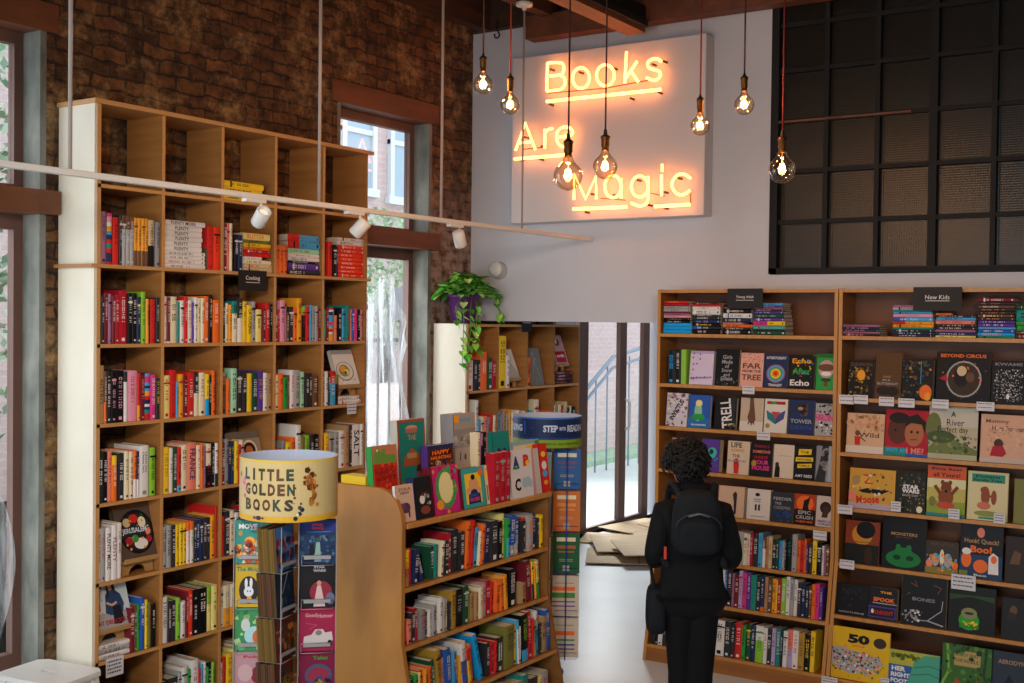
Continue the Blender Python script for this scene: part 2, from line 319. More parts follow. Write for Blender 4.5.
# glass doors in the vestibule (plane x = -6.03)
DX = -6.03
d = MB()
for y0, y1 in ((10.40, 10.58), (11.28, 11.43), (11.84, 11.98)): d.box(DX-.03, DX+.02, y0, y1, 0, 2.3)
d.box(DX-.03, DX+.02, 10.58, 11.28, 0, .04); d.box(DX-.03, DX+.02, 11.43, 11.84, 0, .04); d.box(DX-.05, DX+.03, 10.4, 12.0, 2.2, 2.3)
door = tag(d.build('door_1', FRAMEW), kind='structure')
for y0, y1 in ((10.58, 11.28), (11.43, 11.84)):
    p = MB(); p.box(DX-.02, DX-.014, y0, y1, .05, 2.2); p.build('pane', PANE, door)
h = MB(); h.tube([(DX+.05, 11.36, 1.02), (DX+.10, 11.36, 1.05), (DX+.10, 11.36, 1.32), (DX+.05, 11.36, 1.35)], .013, 8); h.build('door_handle', WHITEM, door)

# interior window with black grid
bw = MB(); x0, x1, z0, z1 = -2.78, .32, 2.515, 4.28
bw.box(x0, x0+.05, BY-.03, BY+.12, z0, z1); bw.box(x1-.05, x1, BY-.03, BY+.12, z0, z1); bw.box(x0, x1, BY-.03, BY+.12, z0, z0+.035); bw.box(x0, x1, BY-.03, BY+.12, z1-.04, z1)
xs = [-2.424, -2.105, -1.772, -1.428, -1.09, -.75, -.41, -.07]
for i, x in enumerate(xs):
    w = .024 if i % 3 == 2 else .015
    bw.box(x-w, x+w, BY-.012, BY+.05, z0, z1)
for z in (2.845, 3.167, 3.488, 3.81, 4.1): bw.box(x0, x1, BY-.008, BY+.05, z-.014, z+.014)
win3 = tag(bw.build('window_3', BLACKM), kind='structure')
p = MB(); p.box(x0+.05, x1-.05, BY+.035, BY+.043, z0, z1); p.build('pane', WIRED, win3)
b = MB(); b.box(-2.73, -1.9, BY-.028, BY-.006, 3.478, 3.490); b.build('glazing_strip', REDWOOD, win3)

# ---------------------------------------------------------------- outside the windows
b = MB(); b.box(-20, -6.2, 4, 40, -.12, -.02); b.box(-13, -5.62, -3, 8.3, -.12, -.02); struct('ground', b, noisy('pavement', '#b9bdb8', '#c8ccc4', (1, 1, 1), .9, 2))
fac = empty('brick_building', (-12.5, 8, 0), 0, 'pink brick building across the street behind the windows', 'building')
b = MB(); b.box(-.5, 0, -10, 26, 0, 11); b.build('wall', BRICK_OUT, fac)
wf = flat('white_window_frame', '#dfe3e6', .6); wg = flat('window_glass_outside', '#a9bcc8', .3)
wq = PX(357, 128, -12.5); wr = PX(394, 140, -12.5); wl = PX(357, 300, -12.5)
for yy, zz in ((wq.y-8, wq.z-1.0), (wr.y-8+.25, wr.z-1.0), (wq.y-8-3.2, wq.z-1), (wr.y-8+3.4, wr.z-1), (wq.y-8-.2, .9), (2.0, 3.2)):
    if 1:
        f = MB(); hw = .42; y0, y1, z0, z1 = yy-hw, yy+hw, zz, zz+1.9
        f.box(0, .08, y0, y0+.1, z0, z1); f.box(0, .08, y1-.1, y1, z0, z1); f.box(0, .08, y0, y1, z1-.1, z1); f.box(0, .1, y0-.05, y1+.05, z0-.08, z0+.05); f.box(0, .06, y0, y1, (z0+z1)/2-.04, (z0+z1)/2+.04)
        fo = f.build('window', wf, fac); g = MB(); g.box(.005, .03, y0+.1, y1-.1, z0+.05, z1-.1); g.build('pane', wg, fo)
# stoop with sloping rail seen through the doors
RX_ = -8.3; q0 = PX(584, 392, RX_); q1 = PX(613, 357, RX_); q2 = PX(650, 345, RX_)
st = empty('stair_railing', (RX_, q0.y, 0), 0, 'grey sloping metal railing outside the glass doors', 'railing')
RG = flat('rail_grey', '#7b8896', .5)
for dz, rr_ in ((0, .03), (-.16, .022)):
    r = MB(); r.tube([(0, 0, q0.z+dz), (0, q1.y-q0.y, q1.z+dz), (0, q2.y-q0.y, q2.z+dz)], rr_); r.build('rail', RG, st)
for k in range(7):
    t = k/6; y = (q2.y-q0.y)*t; z = q0.z+(q1.z-q0.z)*min(1, y/(q1.y-q0.y)) if y < q1.y-q0.y else q1.z
    r = MB(); r.tube([(0, y, 0), (0, y, z)], .013); r.build('post', RG, st)
b = MB(); b.box(-9.9, -9.4, 11.0, 22.0, 0, 1.35); tag(b.build('low_wall', BRICK_OUT), 'low pink wall outside behind the sloping railing', 'wall')
b = MB(); b.box(-9.4, -8.75, 12.8, 20, -.02, .06); tag(b.build('lawn_strip', noisy('grass', '#8aa58a', '#a9bfa2', (1, 1, 1), .9, 9)), 'pale green planted strip outside the glass doors', 'lawn', kind='stuff')
def foliage(name, cen, rad, n, size, cols, label, seed=1):
    rr = random.Random(seed); m = MB()
    for _ in range(n):
        while 1:
            p = Vector((rr.uniform(-1, 1), rr.uniform(-1, 1), rr.uniform(-1, 1)))
            if p.length < 1: break
        p = Vector((p.x*rad[0], p.y*rad[1], p.z*rad[2])); a = Vector((rr.uniform(-1, 1), rr.uniform(-1, 1), rr.uniform(-1, 1))).normalized()*size; q = a.orthogonal().normalized()*size*.5
        m.poly([p-a, p+q, p+a, p-q], rr.choice(cols))
    root = empty(name, (cen[0], cen[1], 0), 0, label, 'tree')
    o = m.build('foliage', PRINT, root, (0, 0, cen[2]))
    t = MB(); t.tube([(0, 0, 0), (.1, 0, cen[2]*.6), (0, 0, cen[2])], [.12, .09, .03]); t.build('trunk', DARKWOOD, root)
tq = PX(384, 208, -10.3)
foliage('street_tree', (-10.3, tq.y, tq.z-.95), (.7, .8, 1.0), 1300, .05, ['#9db890', '#b4cca4', '#8cab80', '#c6d8b4'], 'leafy green street tree outside behind the middle window', 3)
foliage('leafy_tree', (-9.0, 5.3, 3.0), (1.6, 1.9, 2.0), 3000, .06, ['#9ab694', '#b8ceac', '#d2dec8', '#84a284'], 'pale green tree outside the window at the left edge', 4)
FX = -6.1; f0, f1 = PX(390, 303, FX), PX(401, 303, FX); fs = f1.y-f0.y; rz_ = PX(395, 340, FX).z
fn = empty('iron_fence', (FX, f0.y, 0), 0, 'spiked iron fence outside the window behind white gauze', 'fence')
IRON = flat('fence_iron', '#6d6260', .6)
for k in range(-9, 4):
    y = fs*k; zt_ = f0.z
    r = MB(); r.tube([(0, y, 0), (0, y, zt_-.15)], .010, 6); r.lathe([(0, 0), (.012, -.05), (.030, -.095), (.014, -.125), (.032, -.145), (.012, -.17), (0, -.175)], 8, c=(0, y, zt_)); r.build('post', IRON, fn)
for z in (rz_, .3):
    r = MB(); r.box(-.012, .012, -9*fs, 3*fs, z-.015, z+.015); r.build('rail', IRON, fn)
# gauze (cobweb) sheets
def gauze(name, x, y0, y1, z0, z1, label, topf, seed):
    rr = random.Random(seed); m = MB(); ny, nz = 40, 34; ids = []
    for j in range(nz+1):
        row = []; t = j/nz
        for i in range(ny+1):
            s = i/ny; zt = topf(s); z = z0+(zt-z0)*t
            pin = .82+.18*cos(t*9+s*2); yc = y0+(y1-y0)*(.5+(s-.5)*pin)
            row.append(m.av((x+.03*sin(s*34+t*2)+.015*sin(s*71), yc, z)))
        ids.append(row)
    m.smooth = True
    for j in range(nz):
        for i in range(ny): m.face([ids[j][i], ids[j][i+1], ids[j+1][i+1], ids[j+1][i]])
    return tag(m.build(name, WEB), label, 'curtain')
gauze('gauze_curtain', -5.235, 5.80, 6.69, .4, 2.4, 'torn white gauze draped over the lower middle window', lambda s: 1.75+.75*math.sin(min(1, s*1.15)*pi*.62)**1.0 - max(0, s-.8)*2.2, 5)
gauze('gauze_curtain', -5.12, 2.6, 3.42, .12, 2.1, 'long white gauze hanging beside the window at the left edge', lambda s: 2.0+.25*(1-s), 6)

# ---------------------------------------------------------------- shelving frames of reference
class Fr:                                     # local x along the face, y into the shelf, z up
    def __init__(s, ox, oy, rz): s.o = Vector((ox, oy, 0)); s.rz = rz; s.c = cos(rz); s.s = sin(rz)
    def w(s, x, y, z): return Vector((s.o.x+x*s.c-y*s.s, s.o.y+x*s.s+y*s.c, z))
LF = Fr(-4.858, 3.683, pi/2)                  # tall bookcase
BAY, PZ, ZT = .4046, .3935, 3.2368
def wood_part(name, mats, parent, boxes, bv=.002):
    m = MB()
    for q in boxes: m.box(*q)
    return m.build(name, mats, parent)
def lz(r): return ZT-PZ*r
tall = empty('bookcase', LF.o, pi/2, 'tall birch cubby bookcase against the brick wall at left', 'bookcase')
wood_part('top_board', BIRCH_EDGE, tall, [(-.03, 2.06, -.02, .28, ZT-.004, ZT+.018)])
m = MB(); m.box(-.018, 0.0, 0, .28, 0, ZT-.004); o = m.build('side_panel', BIRCH_PALE, tall); o['label'] = 'pale cream outer face'
m = MB(); m.box(-.002, .018, -.003, .0, 0, ZT-.004); m.build('edge_strip', BIRCH_EDGE, o)
wood_part('side_panel', BIRCH, tall, [(2.023-.018, 2.023, 0, .28, 0, ZT-.004)])
for k in range(1, 5):
    m = MB(); m.mi = 0; m.box(BAY*k-.009, BAY*k+.009, .002, .28, .09, ZT-.004); m.mi = 1; m.box(BAY*k-.009, BAY*k+.009, -.001, .002, .09, ZT-.004)
    m.build('divider', [BIRCH, BIRCH_EDGE], tall)
for r in range(1, 9):
    z = lz(r); m = MB(); e = .045 if r == 2 else 0
    m.box(-e, 2.005+(.04 if r == 2 else 0), -.0 if r != 2 else -.012, .28, z-.018, z); m.mi = 1; m.box(-e, 2.005+(.04 if r == 2 else 0), -.003 if r != 2 else -.015, -.0 if r != 2 else -.012, z-.018, z)
    m.build('shelf', [BIRCH, BIRCH_EDGE], tall)
wood_part('plinth', BIRCH, tall, [(0, 2.0, .02, .04, 0, .07)])

# ---------------------------------------------------------------- books
rB = random.Random(11)
def ink_for(c):
    l = .3*c[0]+.6*c[1]+.1*c[2]
    return C('white') if l < .16 else (C('black') if rB.random() < .7 else C('crimson'))
MULTI = ['red', 'amber', 'skyblue', 'pink', 'navy', 'white', 'teal', 'magenta']
def spine_mesh(name, t, h, d, c1, c2=None, split=.5, title=None, rainbow=False, tcol=None, dd=(0, 0)):
    m = MB(); c1c = C(c1); m.box(-t/2+.0015, t/2-.0015, .006, d-.004, .003, h-.003, 'pages')
    cv = .0016 if t > .012 else .001; r = min(.005, t*.3)
    for x0, x1 in ((-t/2, -t/2+cv), (t/2-cv, t/2)): m.box(x0, x1, r, d, 0, h, c1c)
    xs_ = [(-t/2, r), (-t*.36, r*.35), (-t*.14, 0), (t*.14, 0), (t*.36, r*.35), (t/2, r)]
    def band(z0, z1, col):
        ids = [[m.av((x, y, z)) for x, y in xs_] for z in (z0, z1)]; m.smooth = True
        for k in range(5): m.face([ids[0][k], ids[0][k+1], ids[1][k+1], ids[1][k]], col)
        m.smooth = False
    if rainbow:
        z = 0
        while z < h-.001:
            q = min(h, z+h*rB.uniform(.05, .11)); band(z, q, rB.choice(MULTI)); z = q
    elif c2: band(0, h*(1-split), C(c2)); band(h*(1-split), h, c1c)
    else:
        band(0, h, c1c)
    # inside closing of spine top
    ids = [m.av((x, y, h)) for x, y in xs_]+[m.av((t/2, .007, h)), m.av((-t/2, .007, h))]; m.face(ids, c1c)
    eps = -.0008
    if title:
        vs_, fs, tw, th = text_tris(title, .012); L = min(h*.66, t*.72/th*tw); s = L/tw; s2 = min(t*.66/th, s*1.5)
        z0 = h*.55+L/2 if h*.55+L/2 < h*.97 else h*.97; base = len(m.v)
        for x, y in vs_: m.av(((y-th/2)*s2, eps, z0-x*s))
        for f in fs: m.face([base+k for k in f], C(tcol) if tcol else ink_for(c1c))
    elif t > .010 and not rainbow:
        ink = C(tcol) if tcol else ink_for(c1c); z = h*rB.uniform(.84, .93); w = t*rB.uniform(.16, .26); end = h*rB.uniform(.28, .5)
        mode = rB.random()
        if mode < .18: m.poly([(-t/2*.98, -.0002, h*.8), (t/2*.98, -.0002, h*.8), (t/2*.98, -.0002, h*.84), (-t/2*.98, -.0002, h*.84)], ink)
        while z > end:
            g = rB.uniform(.006, .011)
            if rB.random() < .8:
                a = z-g*.75
                if rB.random() < .5: m.poly([(-w, eps, a), (w, eps, a), (w, eps, a+.0028), (-w, eps, a+.0028)], ink)
                else: m.poly([(-w, eps, a), (-w*.3, eps, a), (-w*.3, eps, z), (-w, eps, z)], ink); m.poly([(w*.3, eps, a), (w, eps, a), (w, eps, z), (w*.3, eps, z)], ink)
            z -= g
        if rB.random() < .6: m.poly([(-t*.2, eps, h*.05), (t*.2, eps, h*.05), (t*.2, eps, h*.05+t*.35), (-t*.2, eps, h*.05+t*.35)], ink)
    return m
ORD = ['first', 'second', 'third', 'fourth', 'fifth', 'sixth', 'seventh', 'eighth', 'ninth', 'tenth', 'eleventh', 'twelfth', 'thirteenth', 'fourteenth', 'fifteenth', 'sixteenth']
CNAME = {'skyblue': 'sky blue', 'evergreen': 'dark green', 'azure': 'bright blue', 'gold': 'gold edged'}
def cname(a, b=None, rainbow=False):
    if rainbow: return 'multicoloured'
    a = CNAME.get(a, a); return a+' and '+CNAME.get(b, b) if b else a
def parse(spec):
    out = []
    for tk in spec.replace('\n', ' ').split(';'):
        p = tk.split()
        if not p: continue
        d = {'gap': False, 'tilt': 0, 'title': None, 'c2': None, 'split': .5, 'rb': False, 'tc': None, 'dp': 0}
        n = 1
        nm = p[0]
        if nm == '_': out.append({'gap': True, 'w': float(p[1])}); continue
        if nm == 'rainbow': d['rb'] = True; nm = 'navy'
        if '@' in nm: nm, sp = nm.split('@'); d['split'] = float(sp)
        if '/' in nm: nm, d['c2'] = nm.split('/')
        d['c'] = nm; d['w'] = float(p[1]); d['h'] = float(p[2])
        for q in p[3:]:
            if q[0] == 'x': n = int(q[1:])
            elif q[0] == '~': d['tilt'] = float(q[1:])
            elif q[0] == '"': d['title'] = q.strip('"').replace('_', ' ')
            elif q[0] == '^': d['tc'] = q[1:]
            elif q[0] == 'd': d['dp'] = float(q[1:])
        for _ in range(n): out.append(dict(d))
    return out
def describe(items, noun, where, start=''):
    names = [cname(i['c'], i['c2'], i['rb']) for i in items]; labs = []
    for k, nm in enumerate(names):
        same = [j for j, x in enumerate(names) if x == nm]
        adj = ''
        hs = [i['h'] for i in items]
        if len(same) == 1:
            if len(items) > 3 and items[k]['h'] == max(hs) and hs.count(max(hs)) == 1: adj = 'tall '
            labs.append('%s%s %s %s' % (adj, nm, noun, where))
        else:
            nb = (names[k-1] if k else None, names[k+1] if k+1 < len(names) else None)
            uniq = sum(1 for j in same if (names[j-1] if j else None) == nb[0]) == 1
            if uniq and nb[0] and nb[0] != nm and len(('%s %s right of the %s one, %s' % (nm, noun, nb[0], where)).split()) <= 16: labs.append('%s %s right of the %s one, %s' % (nm, noun, nb[0], where))
            else: labs.append('%s %s %s from left, %s' % (ORD[same.index(k)], nm, noun, where))
    return labs
def row_books(fr, u0, u1, z, spec, where, noun='cookbook', name='cookbook', depth=.22, setb=.003, pitch=PZ, group=None, lean=0, jit=.006, hscale=1.0, yoff=0, cat='book'):
    its = parse(spec); tot = sum(i['w'] for i in its); s = (u1-u0)/tot; u = u0
    real = [i for i in its if not i['gap']]; labs = describe(real, noun, where); k = 0
    for i in its:
        w = i['w']*s
        if i['gap']: u += w; continue
        h = i['h']/100*pitch*hscale; t = max(.005, w-.0012)
        d = min(depth, max(.12, h*.78))
        m = spine_mesh(name, t, h, d, i['c'], i['c2'], i['split'], i['title'], i['rb'], i['tc'])
        o = m.build(name, PRINT); tl = RD(i['tilt'])
        p = fr.w(u+w/2+(h*sin(abs(tl))*0 if tl else 0), yoff+setb+rB.uniform(0, jit)+i['dp']/100, z+.0006+(t/2*abs(sin(tl)) if tl else 0))
        o.location = p; o.rotation_euler = (-lean, tl, fr.rz)
        tag(o, labs[k], cat, group or 'books '+where); k += 1; u += w
def stack_books(fr, u0, z, spec, where, noun='book', name='book', depth=.2, setb=.012, group=None, unit=.001, ulen=None, yoff=0, jit=.004, cat='book'):
    """spec from bottom to top: colour thickness length"""
    its = parse(spec); zz = z+.0006
    names = [cname(i['c'], i['c2'], i['rb']) for i in its]; n = len(its)
    for k, i in enumerate(its):
        t = i['w']*unit; L = i['h']/100*(ulen or .3)
        m = spine_mesh(name, t-.0008, L, min(depth, L*.8), i['c'], i['c2'], i['split'], i['title'], i['rb'], i['tc'])
        o = m.build(name, PRINT)
        o.location = fr.w(u0+L+rB.uniform(-jit, jit), yoff+setb+rB.uniform(0, .006), zz+t/2); o.rotation_euler = (0, -pi/2, fr.rz); zz += t
        pos = 'bottom' if k == 0 else ('top' if k == n-1 else ORD[n-1-k]+' from top')
        same = names.count(names[k])
        tag(o, '%s %s, %s of the %s' % (names[k], noun, pos, where), cat, group or 'books of the '+where)
    return zz
# ---- front cover art. u,v in 0..1
def cover(name, w, h, t, bgc, els=(), label=None, group=None, loc=(0, 0, 0), rz=0, lean=RD(9), cat='book', pages=True, seed=0, tilt=0, side=None, nrm='picture_book'):
    rr = random.Random(seed or hash(len(els)+int(w*1e4)))
    root = MB(); cvt = .0022 if t > .008 else .001
    side = side or bgc
    root.box(-w/2, w/2, 0, cvt, 0, h, bgc); root.box(-w/2, w/2, t-cvt, t, 0, h, side); root.box(-w/2, -w/2+.003, 0, t, 0, h, side)
    o = root.build(name, PRINT)
    if pages:
        p = MB(); p.box(-w/2+.003, w/2-.003, cvt, t-cvt, .003, h-.003, 'pages'); p.build('page_block', PRINT, o)
    art = MB(); lay = 0
    for e in els:
        lay += 1; y = -.00018*lay-.0003
        def P(u, v): return ((u-.5)*w, y, v*h)
        k = e[0]
        if k == 'r': art.poly([P(e[1], e[2]), P(e[3], e[2]), P(e[3], e[4]), P(e[1], e[4])], e[5])
        elif k == 'e':
            n = 20; art.poly([P(e[1]+e[3]*cos(2*pi*q/n), e[2]+e[4]*sin(2*pi*q/n)) for q in range(n)], e[5])
        elif k == 'p': art.poly([P(*q) for q in e[1]], e[2])
        elif k == 'l':
            pts = e[1]; ww = e[2]/2
            for a, c in zip(pts, pts[1:]):
                A = Vector(((a[0]-.5)*w, a[1]*h)); B = Vector(((c[0]-.5)*w, c[1]*h)); d = B-A
                if d.length < 1e-6: continue
                n_ = Vector((-d.y, d.x)).normalized()*ww*w; art.poly([(A.x+n_.x, y, A.y+n_.y), (A.x-n_.x, y, A.y-n_.y), (B.x-n_.x, y, B.y-n_.y), (B.x+n_.x, y, B.y+n_.y)], e[3])
        elif k == 't':                        # text, cu, cv, width, colour, [height], [rot deg]
            vs_, fs, tw, th = text_tris(e[1], e[7] if len(e) > 7 else .02); sx = e[4]*w/tw; sy = (e[6]*h/th) if len(e) > 6 and e[6] else sx
            ro = RD(e[8]) if len(e) > 8 else 0; base = len(art.v)
            for x, yy in vs_:
                a, c = (x-tw/2)*sx, (yy-th/2)*sy
                art.av(((e[2]-.5)*w+a*cos(ro)-c*sin(ro), y, e[3]*h+a*sin(ro)+c*cos(ro)))
            for f in fs: art.face([base+q for q in f], e[5])
        elif k == 's':                        # n, u0, v0, u1, v1, size, colours
            for _ in range(e[1]):
                cu, cv = rr.uniform(e[2], e[4]), rr.uniform(e[3], e[5]); sz = e[6]*rr.uniform(.5, 1.3); a0 = rr.uniform(0, 6)
                nn = rr.choice((3, 4, 5, 6)); art.poly([((cu-.5)*w+sz*w*cos(a0+2*pi*q/nn), y, cv*h+sz*w*sin(a0+2*pi*q/nn)) for q in range(nn)], rr.choice(e[7]))
    if els: art.build('cover_art', PRINT, o)
    o.location = loc; o.rotation_euler = (-lean, tilt, rz)
    return tag(o, label, cat, group)

# ---------------------------------------------------------------- tall bookcase contents
RN = ['top', 'second', 'third', 'fourth', 'fifth', 'sixth', 'seventh', 'bottom']
BN = ['first', 'second', 'third', 'fourth', 'fifth']
def loc(r, c): return "in the tall bookcase's %s row, %s cubby" % (RN[r], BN[c])
def tall_row(r, c, spec, a=0.0, bb=1.0, **k):
    row_books(LF, BAY*c+.011+a*(BAY-.022), BAY*c+.011+bb*(BAY-.022), lz(r+1), spec, loc(r, c), group='cookbooks standing '+loc(r, c), **k)
def tall_stack(r, c, a, L, spec, nm, **k):
    return stack_books(LF, BAY*c+.011+a*(BAY-.022), lz(r+1), spec, nm, 'cookbook', 'cookbook', ulen=L, group='cookbooks of the '+nm, **k)
tall_stack(0, 2, .02, .31, 'yellow 36 100;yellow 36 96;yellow 34 98', 'yellow pile alone in the tall bookcase top row', depth=.24)
tall_row(1, 0, '_ 4;charcoal 9 55;mauve 40 66;_ 6;rainbow 35 65;_ 3;red 40 60;_ 3;charcoal 18 63;brown/silver@.27 27 63 x3;_ 5;amber/brown@.68 25 62 x4 ^brown;beige/black@.55 44 61;_ 8;grey 34 59')
tall_stack(1, 1, .02, .275, 'white 23 100 x2;white 22 100 x2;white 27 92 "PLENTY ^charcoal x5;white 27 100 "PLENTY_MORE ^charcoal', 'PLENTY pile in the tall bookcase', depth=.2)
tall_row(1, 1, '_ 300;brown 5 30;red 44 60;scarlet 46 60 ', )
tall_row(1, 2, '_ 2;maroon 25 66;salmon 20 67;cream 20 67;_ 14;black 26 52;navy 26 52;_ 220')
tall_stack(1, 2, .43, .215, 'beige 25 100;beige 22 100 ;cream 24 100;white 18 62;red 22 96;crimson 16 96;orange 16 96;yellow 22 96 ^brown;olive 18 95;lemon 38 95 "BUTTER ^orange', 'BUTTER pile beside the white track lamp')
tall_row(1, 3, 'orange 26 42 x3 ^maroon;_ 236')
tall_stack(1, 3, .28, .275, 'charcoal 29 100;purple 40 96;black 14 90;white 22 96 x2;mint 28 96 ^evergreen;red/skyblue@.35 42 96 x2', 'boxed pile in the tall bookcase', depth=.22)
tall_row(1, 4, '_ 30;red 30 54;_ 6;black 26 50;navy 14 48;_ 200')
tall_stack(1, 4, .36, .24, 'scarlet 25 100 ^white x8;white 24 102;white 22 100', 'tall red pile under the second track lamp', depth=.21)
tall_row(2, 0, 'amber/red@.5 24 63;charcoal 22 60;maroon 28 64;mauve 24 63;maroon 24 61;crimson 27 62;crimson 58 68;_ 5;black 32 65 x2;navy 28 60 ^lemon;_ 5;lime 32 67 ^evergreen;amber 20 58;black 12 50;red 38 58;_ 4;charcoal 26 60;_ 5')
tall_row(2, 1, 'white 24 62;maroon/white@.96 24 61;cream 46 62;teal 20 55;white 28 57;red 26 62 ^white;white 33 58;purple 14 55;white 22 62;cream 26 61;cream 24 61;orange 34 64 ^white;black 24 66;_ 5;orange 46 59 ^white')
tall_row(2, 2, 'charcoal 20 56;cream 19 55;amber 20 53;teal/cream@.3 33 58;charcoal/white@.45 32 62;yellow 28 58 ^black;yellow 30 53 "LA_CUCINA ^black;silver 28 58;lemon 38 47;_ 6;maroon 18 48;red 27 57 ^white;black 18 55')
tall_row(2, 3, 'maroon 16 46;crimson 16 48;pink 30 61;mauve 9 52;brown 16 44;charcoal 28 52;orange 22 50;amber 30 65;_ 2;lime/black@.25 26 53;red 24 53;skyblue 18 55;silver 21 54;silver 20 54;maroon 16 50')
tall_row(2, 4, 'turquoise 20 48;maroon 18 52;rainbow 29 52;grey 10 50;salmon 20 40;black 32 52;skyblue 22 51;teal 36 56;salmon 13 50;blue 15 51;magenta 22 51;black 22 50;rose 20 50;_ 10')
tall_row(3, 0, 'tan 42 73 "BISTRO ^brown;brown/orange@.6 18 66;charcoal 30 66;black 30 66 ^pink;black 52 66 ^pink;charcoal/white@.2 26 64;pink 66 65;red/amber@.68 22 62;maroon 30 60 ^salmon;rainbow 38 61;magenta 36 59 ^white;_ 3;charcoal 24 54 ^yellow')
tall_row(3, 1, 'lemon 46 57;red 42 64;skyblue 16 48;amber 34 58;maroon 28 55;red 46 60 ^white;charcoal/cream@.48 34 60;cream 42 59;yellow/azure@.6 30 57 ^black;black 18 55;orange 26 61;_ 24')
tall_row(3, 2, 'tan/brown@.3 28 58;orange 22 49;_ 8;mint 36 63;charcoal 32 59;charcoal 30 58;_ 2;yellow 30 55 ^amber;evergreen 34 56;purple 36 58 ^amber;white 26 55 ^navy;tan 32 54')
tall_row(3, 3, 'cream 26 51;orange 29 53;green 28 47;brown 12 50;white 28 57;silver 40 57 ^evergreen;mint 28 54 ^evergreen;_ 4;charcoal 24 51 x2;brown 34 47;_ 16')
tall_row(3, 4, 'black 15 50;white 20 53;charcoal 12 50;red/skyblue@.34 38 53 ^white;olive/black@.3 18 47;_ 170')
tall_row(4, 0, 'charcoal 38 64;black 32 64;salmon 30 65 ^maroon;yellow/orange@.2 32 58 ^white;_ 8;charcoal 40 60;cream 33 62 ;cream 28 61;orange/white@.6 22 62;navy/white@.6 18 60;white 64 67 ^grey;_ 8;lime 42 63;_ 24')
tall_row(4, 1, 'yellow 44 62 ^olive;white 28 60;evergreen 30 60;red/skyblue@.86 26 60;cream 42 62;salmon 60 64 "FRANCE ^navy;cream 30 60;orange 20 62;mauve 20 58;cream/black@.5 40 60;black 26 61;white/charcoal@.7 22 60')
tall_row(4, 2, 'maroon 22 60;grey 26 64;navy 20 60 ^yellow;navy 20 60 ^yellow;yellow 26 60;red 22 55 ;white 30 60 ~-5;_ 180')
tall_row(4, 3, 'red 28 42;red 24 42;grey 22 53;yellow 36 50;orange 32 56;white 34 74;olive 28 56;lime 34 57;charcoal 28 57;black 32 57;_ 6')
tall_row(4, 4, 'red 14 56;yellow 29 57;silver 32 57;silver 33 57;white 34 58;tan 30 66;charcoal 20 66;white 54 66 "SALT ^black;white 22 66')
tall_row(5, 0, 'white 26 68;silver 34 68;white 38 68 "PLENTY_MORE ^charcoal;white 40 70 "PLENTY ^mauve;white 34 71;_ 258')
tall_row(5, 1, 'silver 26 56;silver 32 57;charcoal 24 56;yellow 22 56 x3;orange/white@.22 23 57 ^orange;orange/white@.2 24 57 ^green;charcoal 14 56;navy 21 57;navy 21 57;charcoal 22 58;charcoal 26 58;amber 30 60;red 10 72;_ 6')
tall_row(5, 2, 'red 26 56;charcoal 34 62;cream 30 62;white 28 58;navy 30 60;amber 22 56;_ 60;red 30 60;black 40 64;_ 40')
tall_row(6, 0, '_ 205;maroon 27 58;brown 16 60;green 20 60;blue 30 68;yellow 18 64;olive 22 60;black 26 57;_ 18')
tall_row(6, 1, 'white 36 62;charcoal 22 54;charcoal 26 54;lime 28 56 ^evergreen;white 30 50;maroon 14 62;scarlet 28 63 ^white;black 32 62;black 54 62;lime/lemon@.4 30 62;lemon 34 62')
tall_row(6, 2, 'white 14 56;cream/amber@.55 28 58 ^grey;cream/amber@.55 24 58 ^grey;navy 14 50;charcoal 20 54;_ 120')
tall_row(7, 0, 'charcoal 60 40;_ 20;charcoal 40 45;black 60 50;_ 20;white 44 52;grey 32 50;charcoal 40 50;_ 80')
tall_row(7, 1, 'black 40 48;charcoal 60 50;silver 20 55;white 36 60;green 18 55;white 46 66;red 14 52;skyblue 16 56;white 20 58;green 14 50;black 18 56;lime 20 54;_ 12')
tall_row(7, 2, 'white 12 50;red 14 56;yellow 26 60;lemon 24 64;cream 22 66;yellow 26 66;_ 80')

def stand(p, rz, w, label, h=.085, grp='wooden display stands'):
    root = empty('book_stand', p, rz, label, 'stand', grp); m = MB()
    pts = [(-w/2, 0), (-w*.28, 0)]+[(-w*.28*cos(pi*k/8), .045*sin(pi*k/8)) for k in range(1, 8)]+[(w*.28, 0), (w/2, 0), (w/2*.94, h-.02), (-w/2*.94, h-.02)]
    n = len(pts); m.prism(pts, 'y', .03, .045); m.build('arched_front', STANDW, root)
    m = MB(); m.box(-w*.56, w*.56, -.012, .09, h-.02, h-.010); m.box(-w*.56, w*.56, -.014, -.008, h-.010, h+.004); m.build('ledge', STANDW, root)
    m = MB(); m.prism([(.045, h-.01), (.055, h-.01), (.105, h+.16), (.095, h+.16)], 'x', -w*.3, w*.3); m.build('back_rest', STANDW, root)
    return root
def lpt(c, f, r, y=0, dz=0): return LF.w(BAY*c+.011+f*(BAY-.022), y, lz(r+1)+dz)
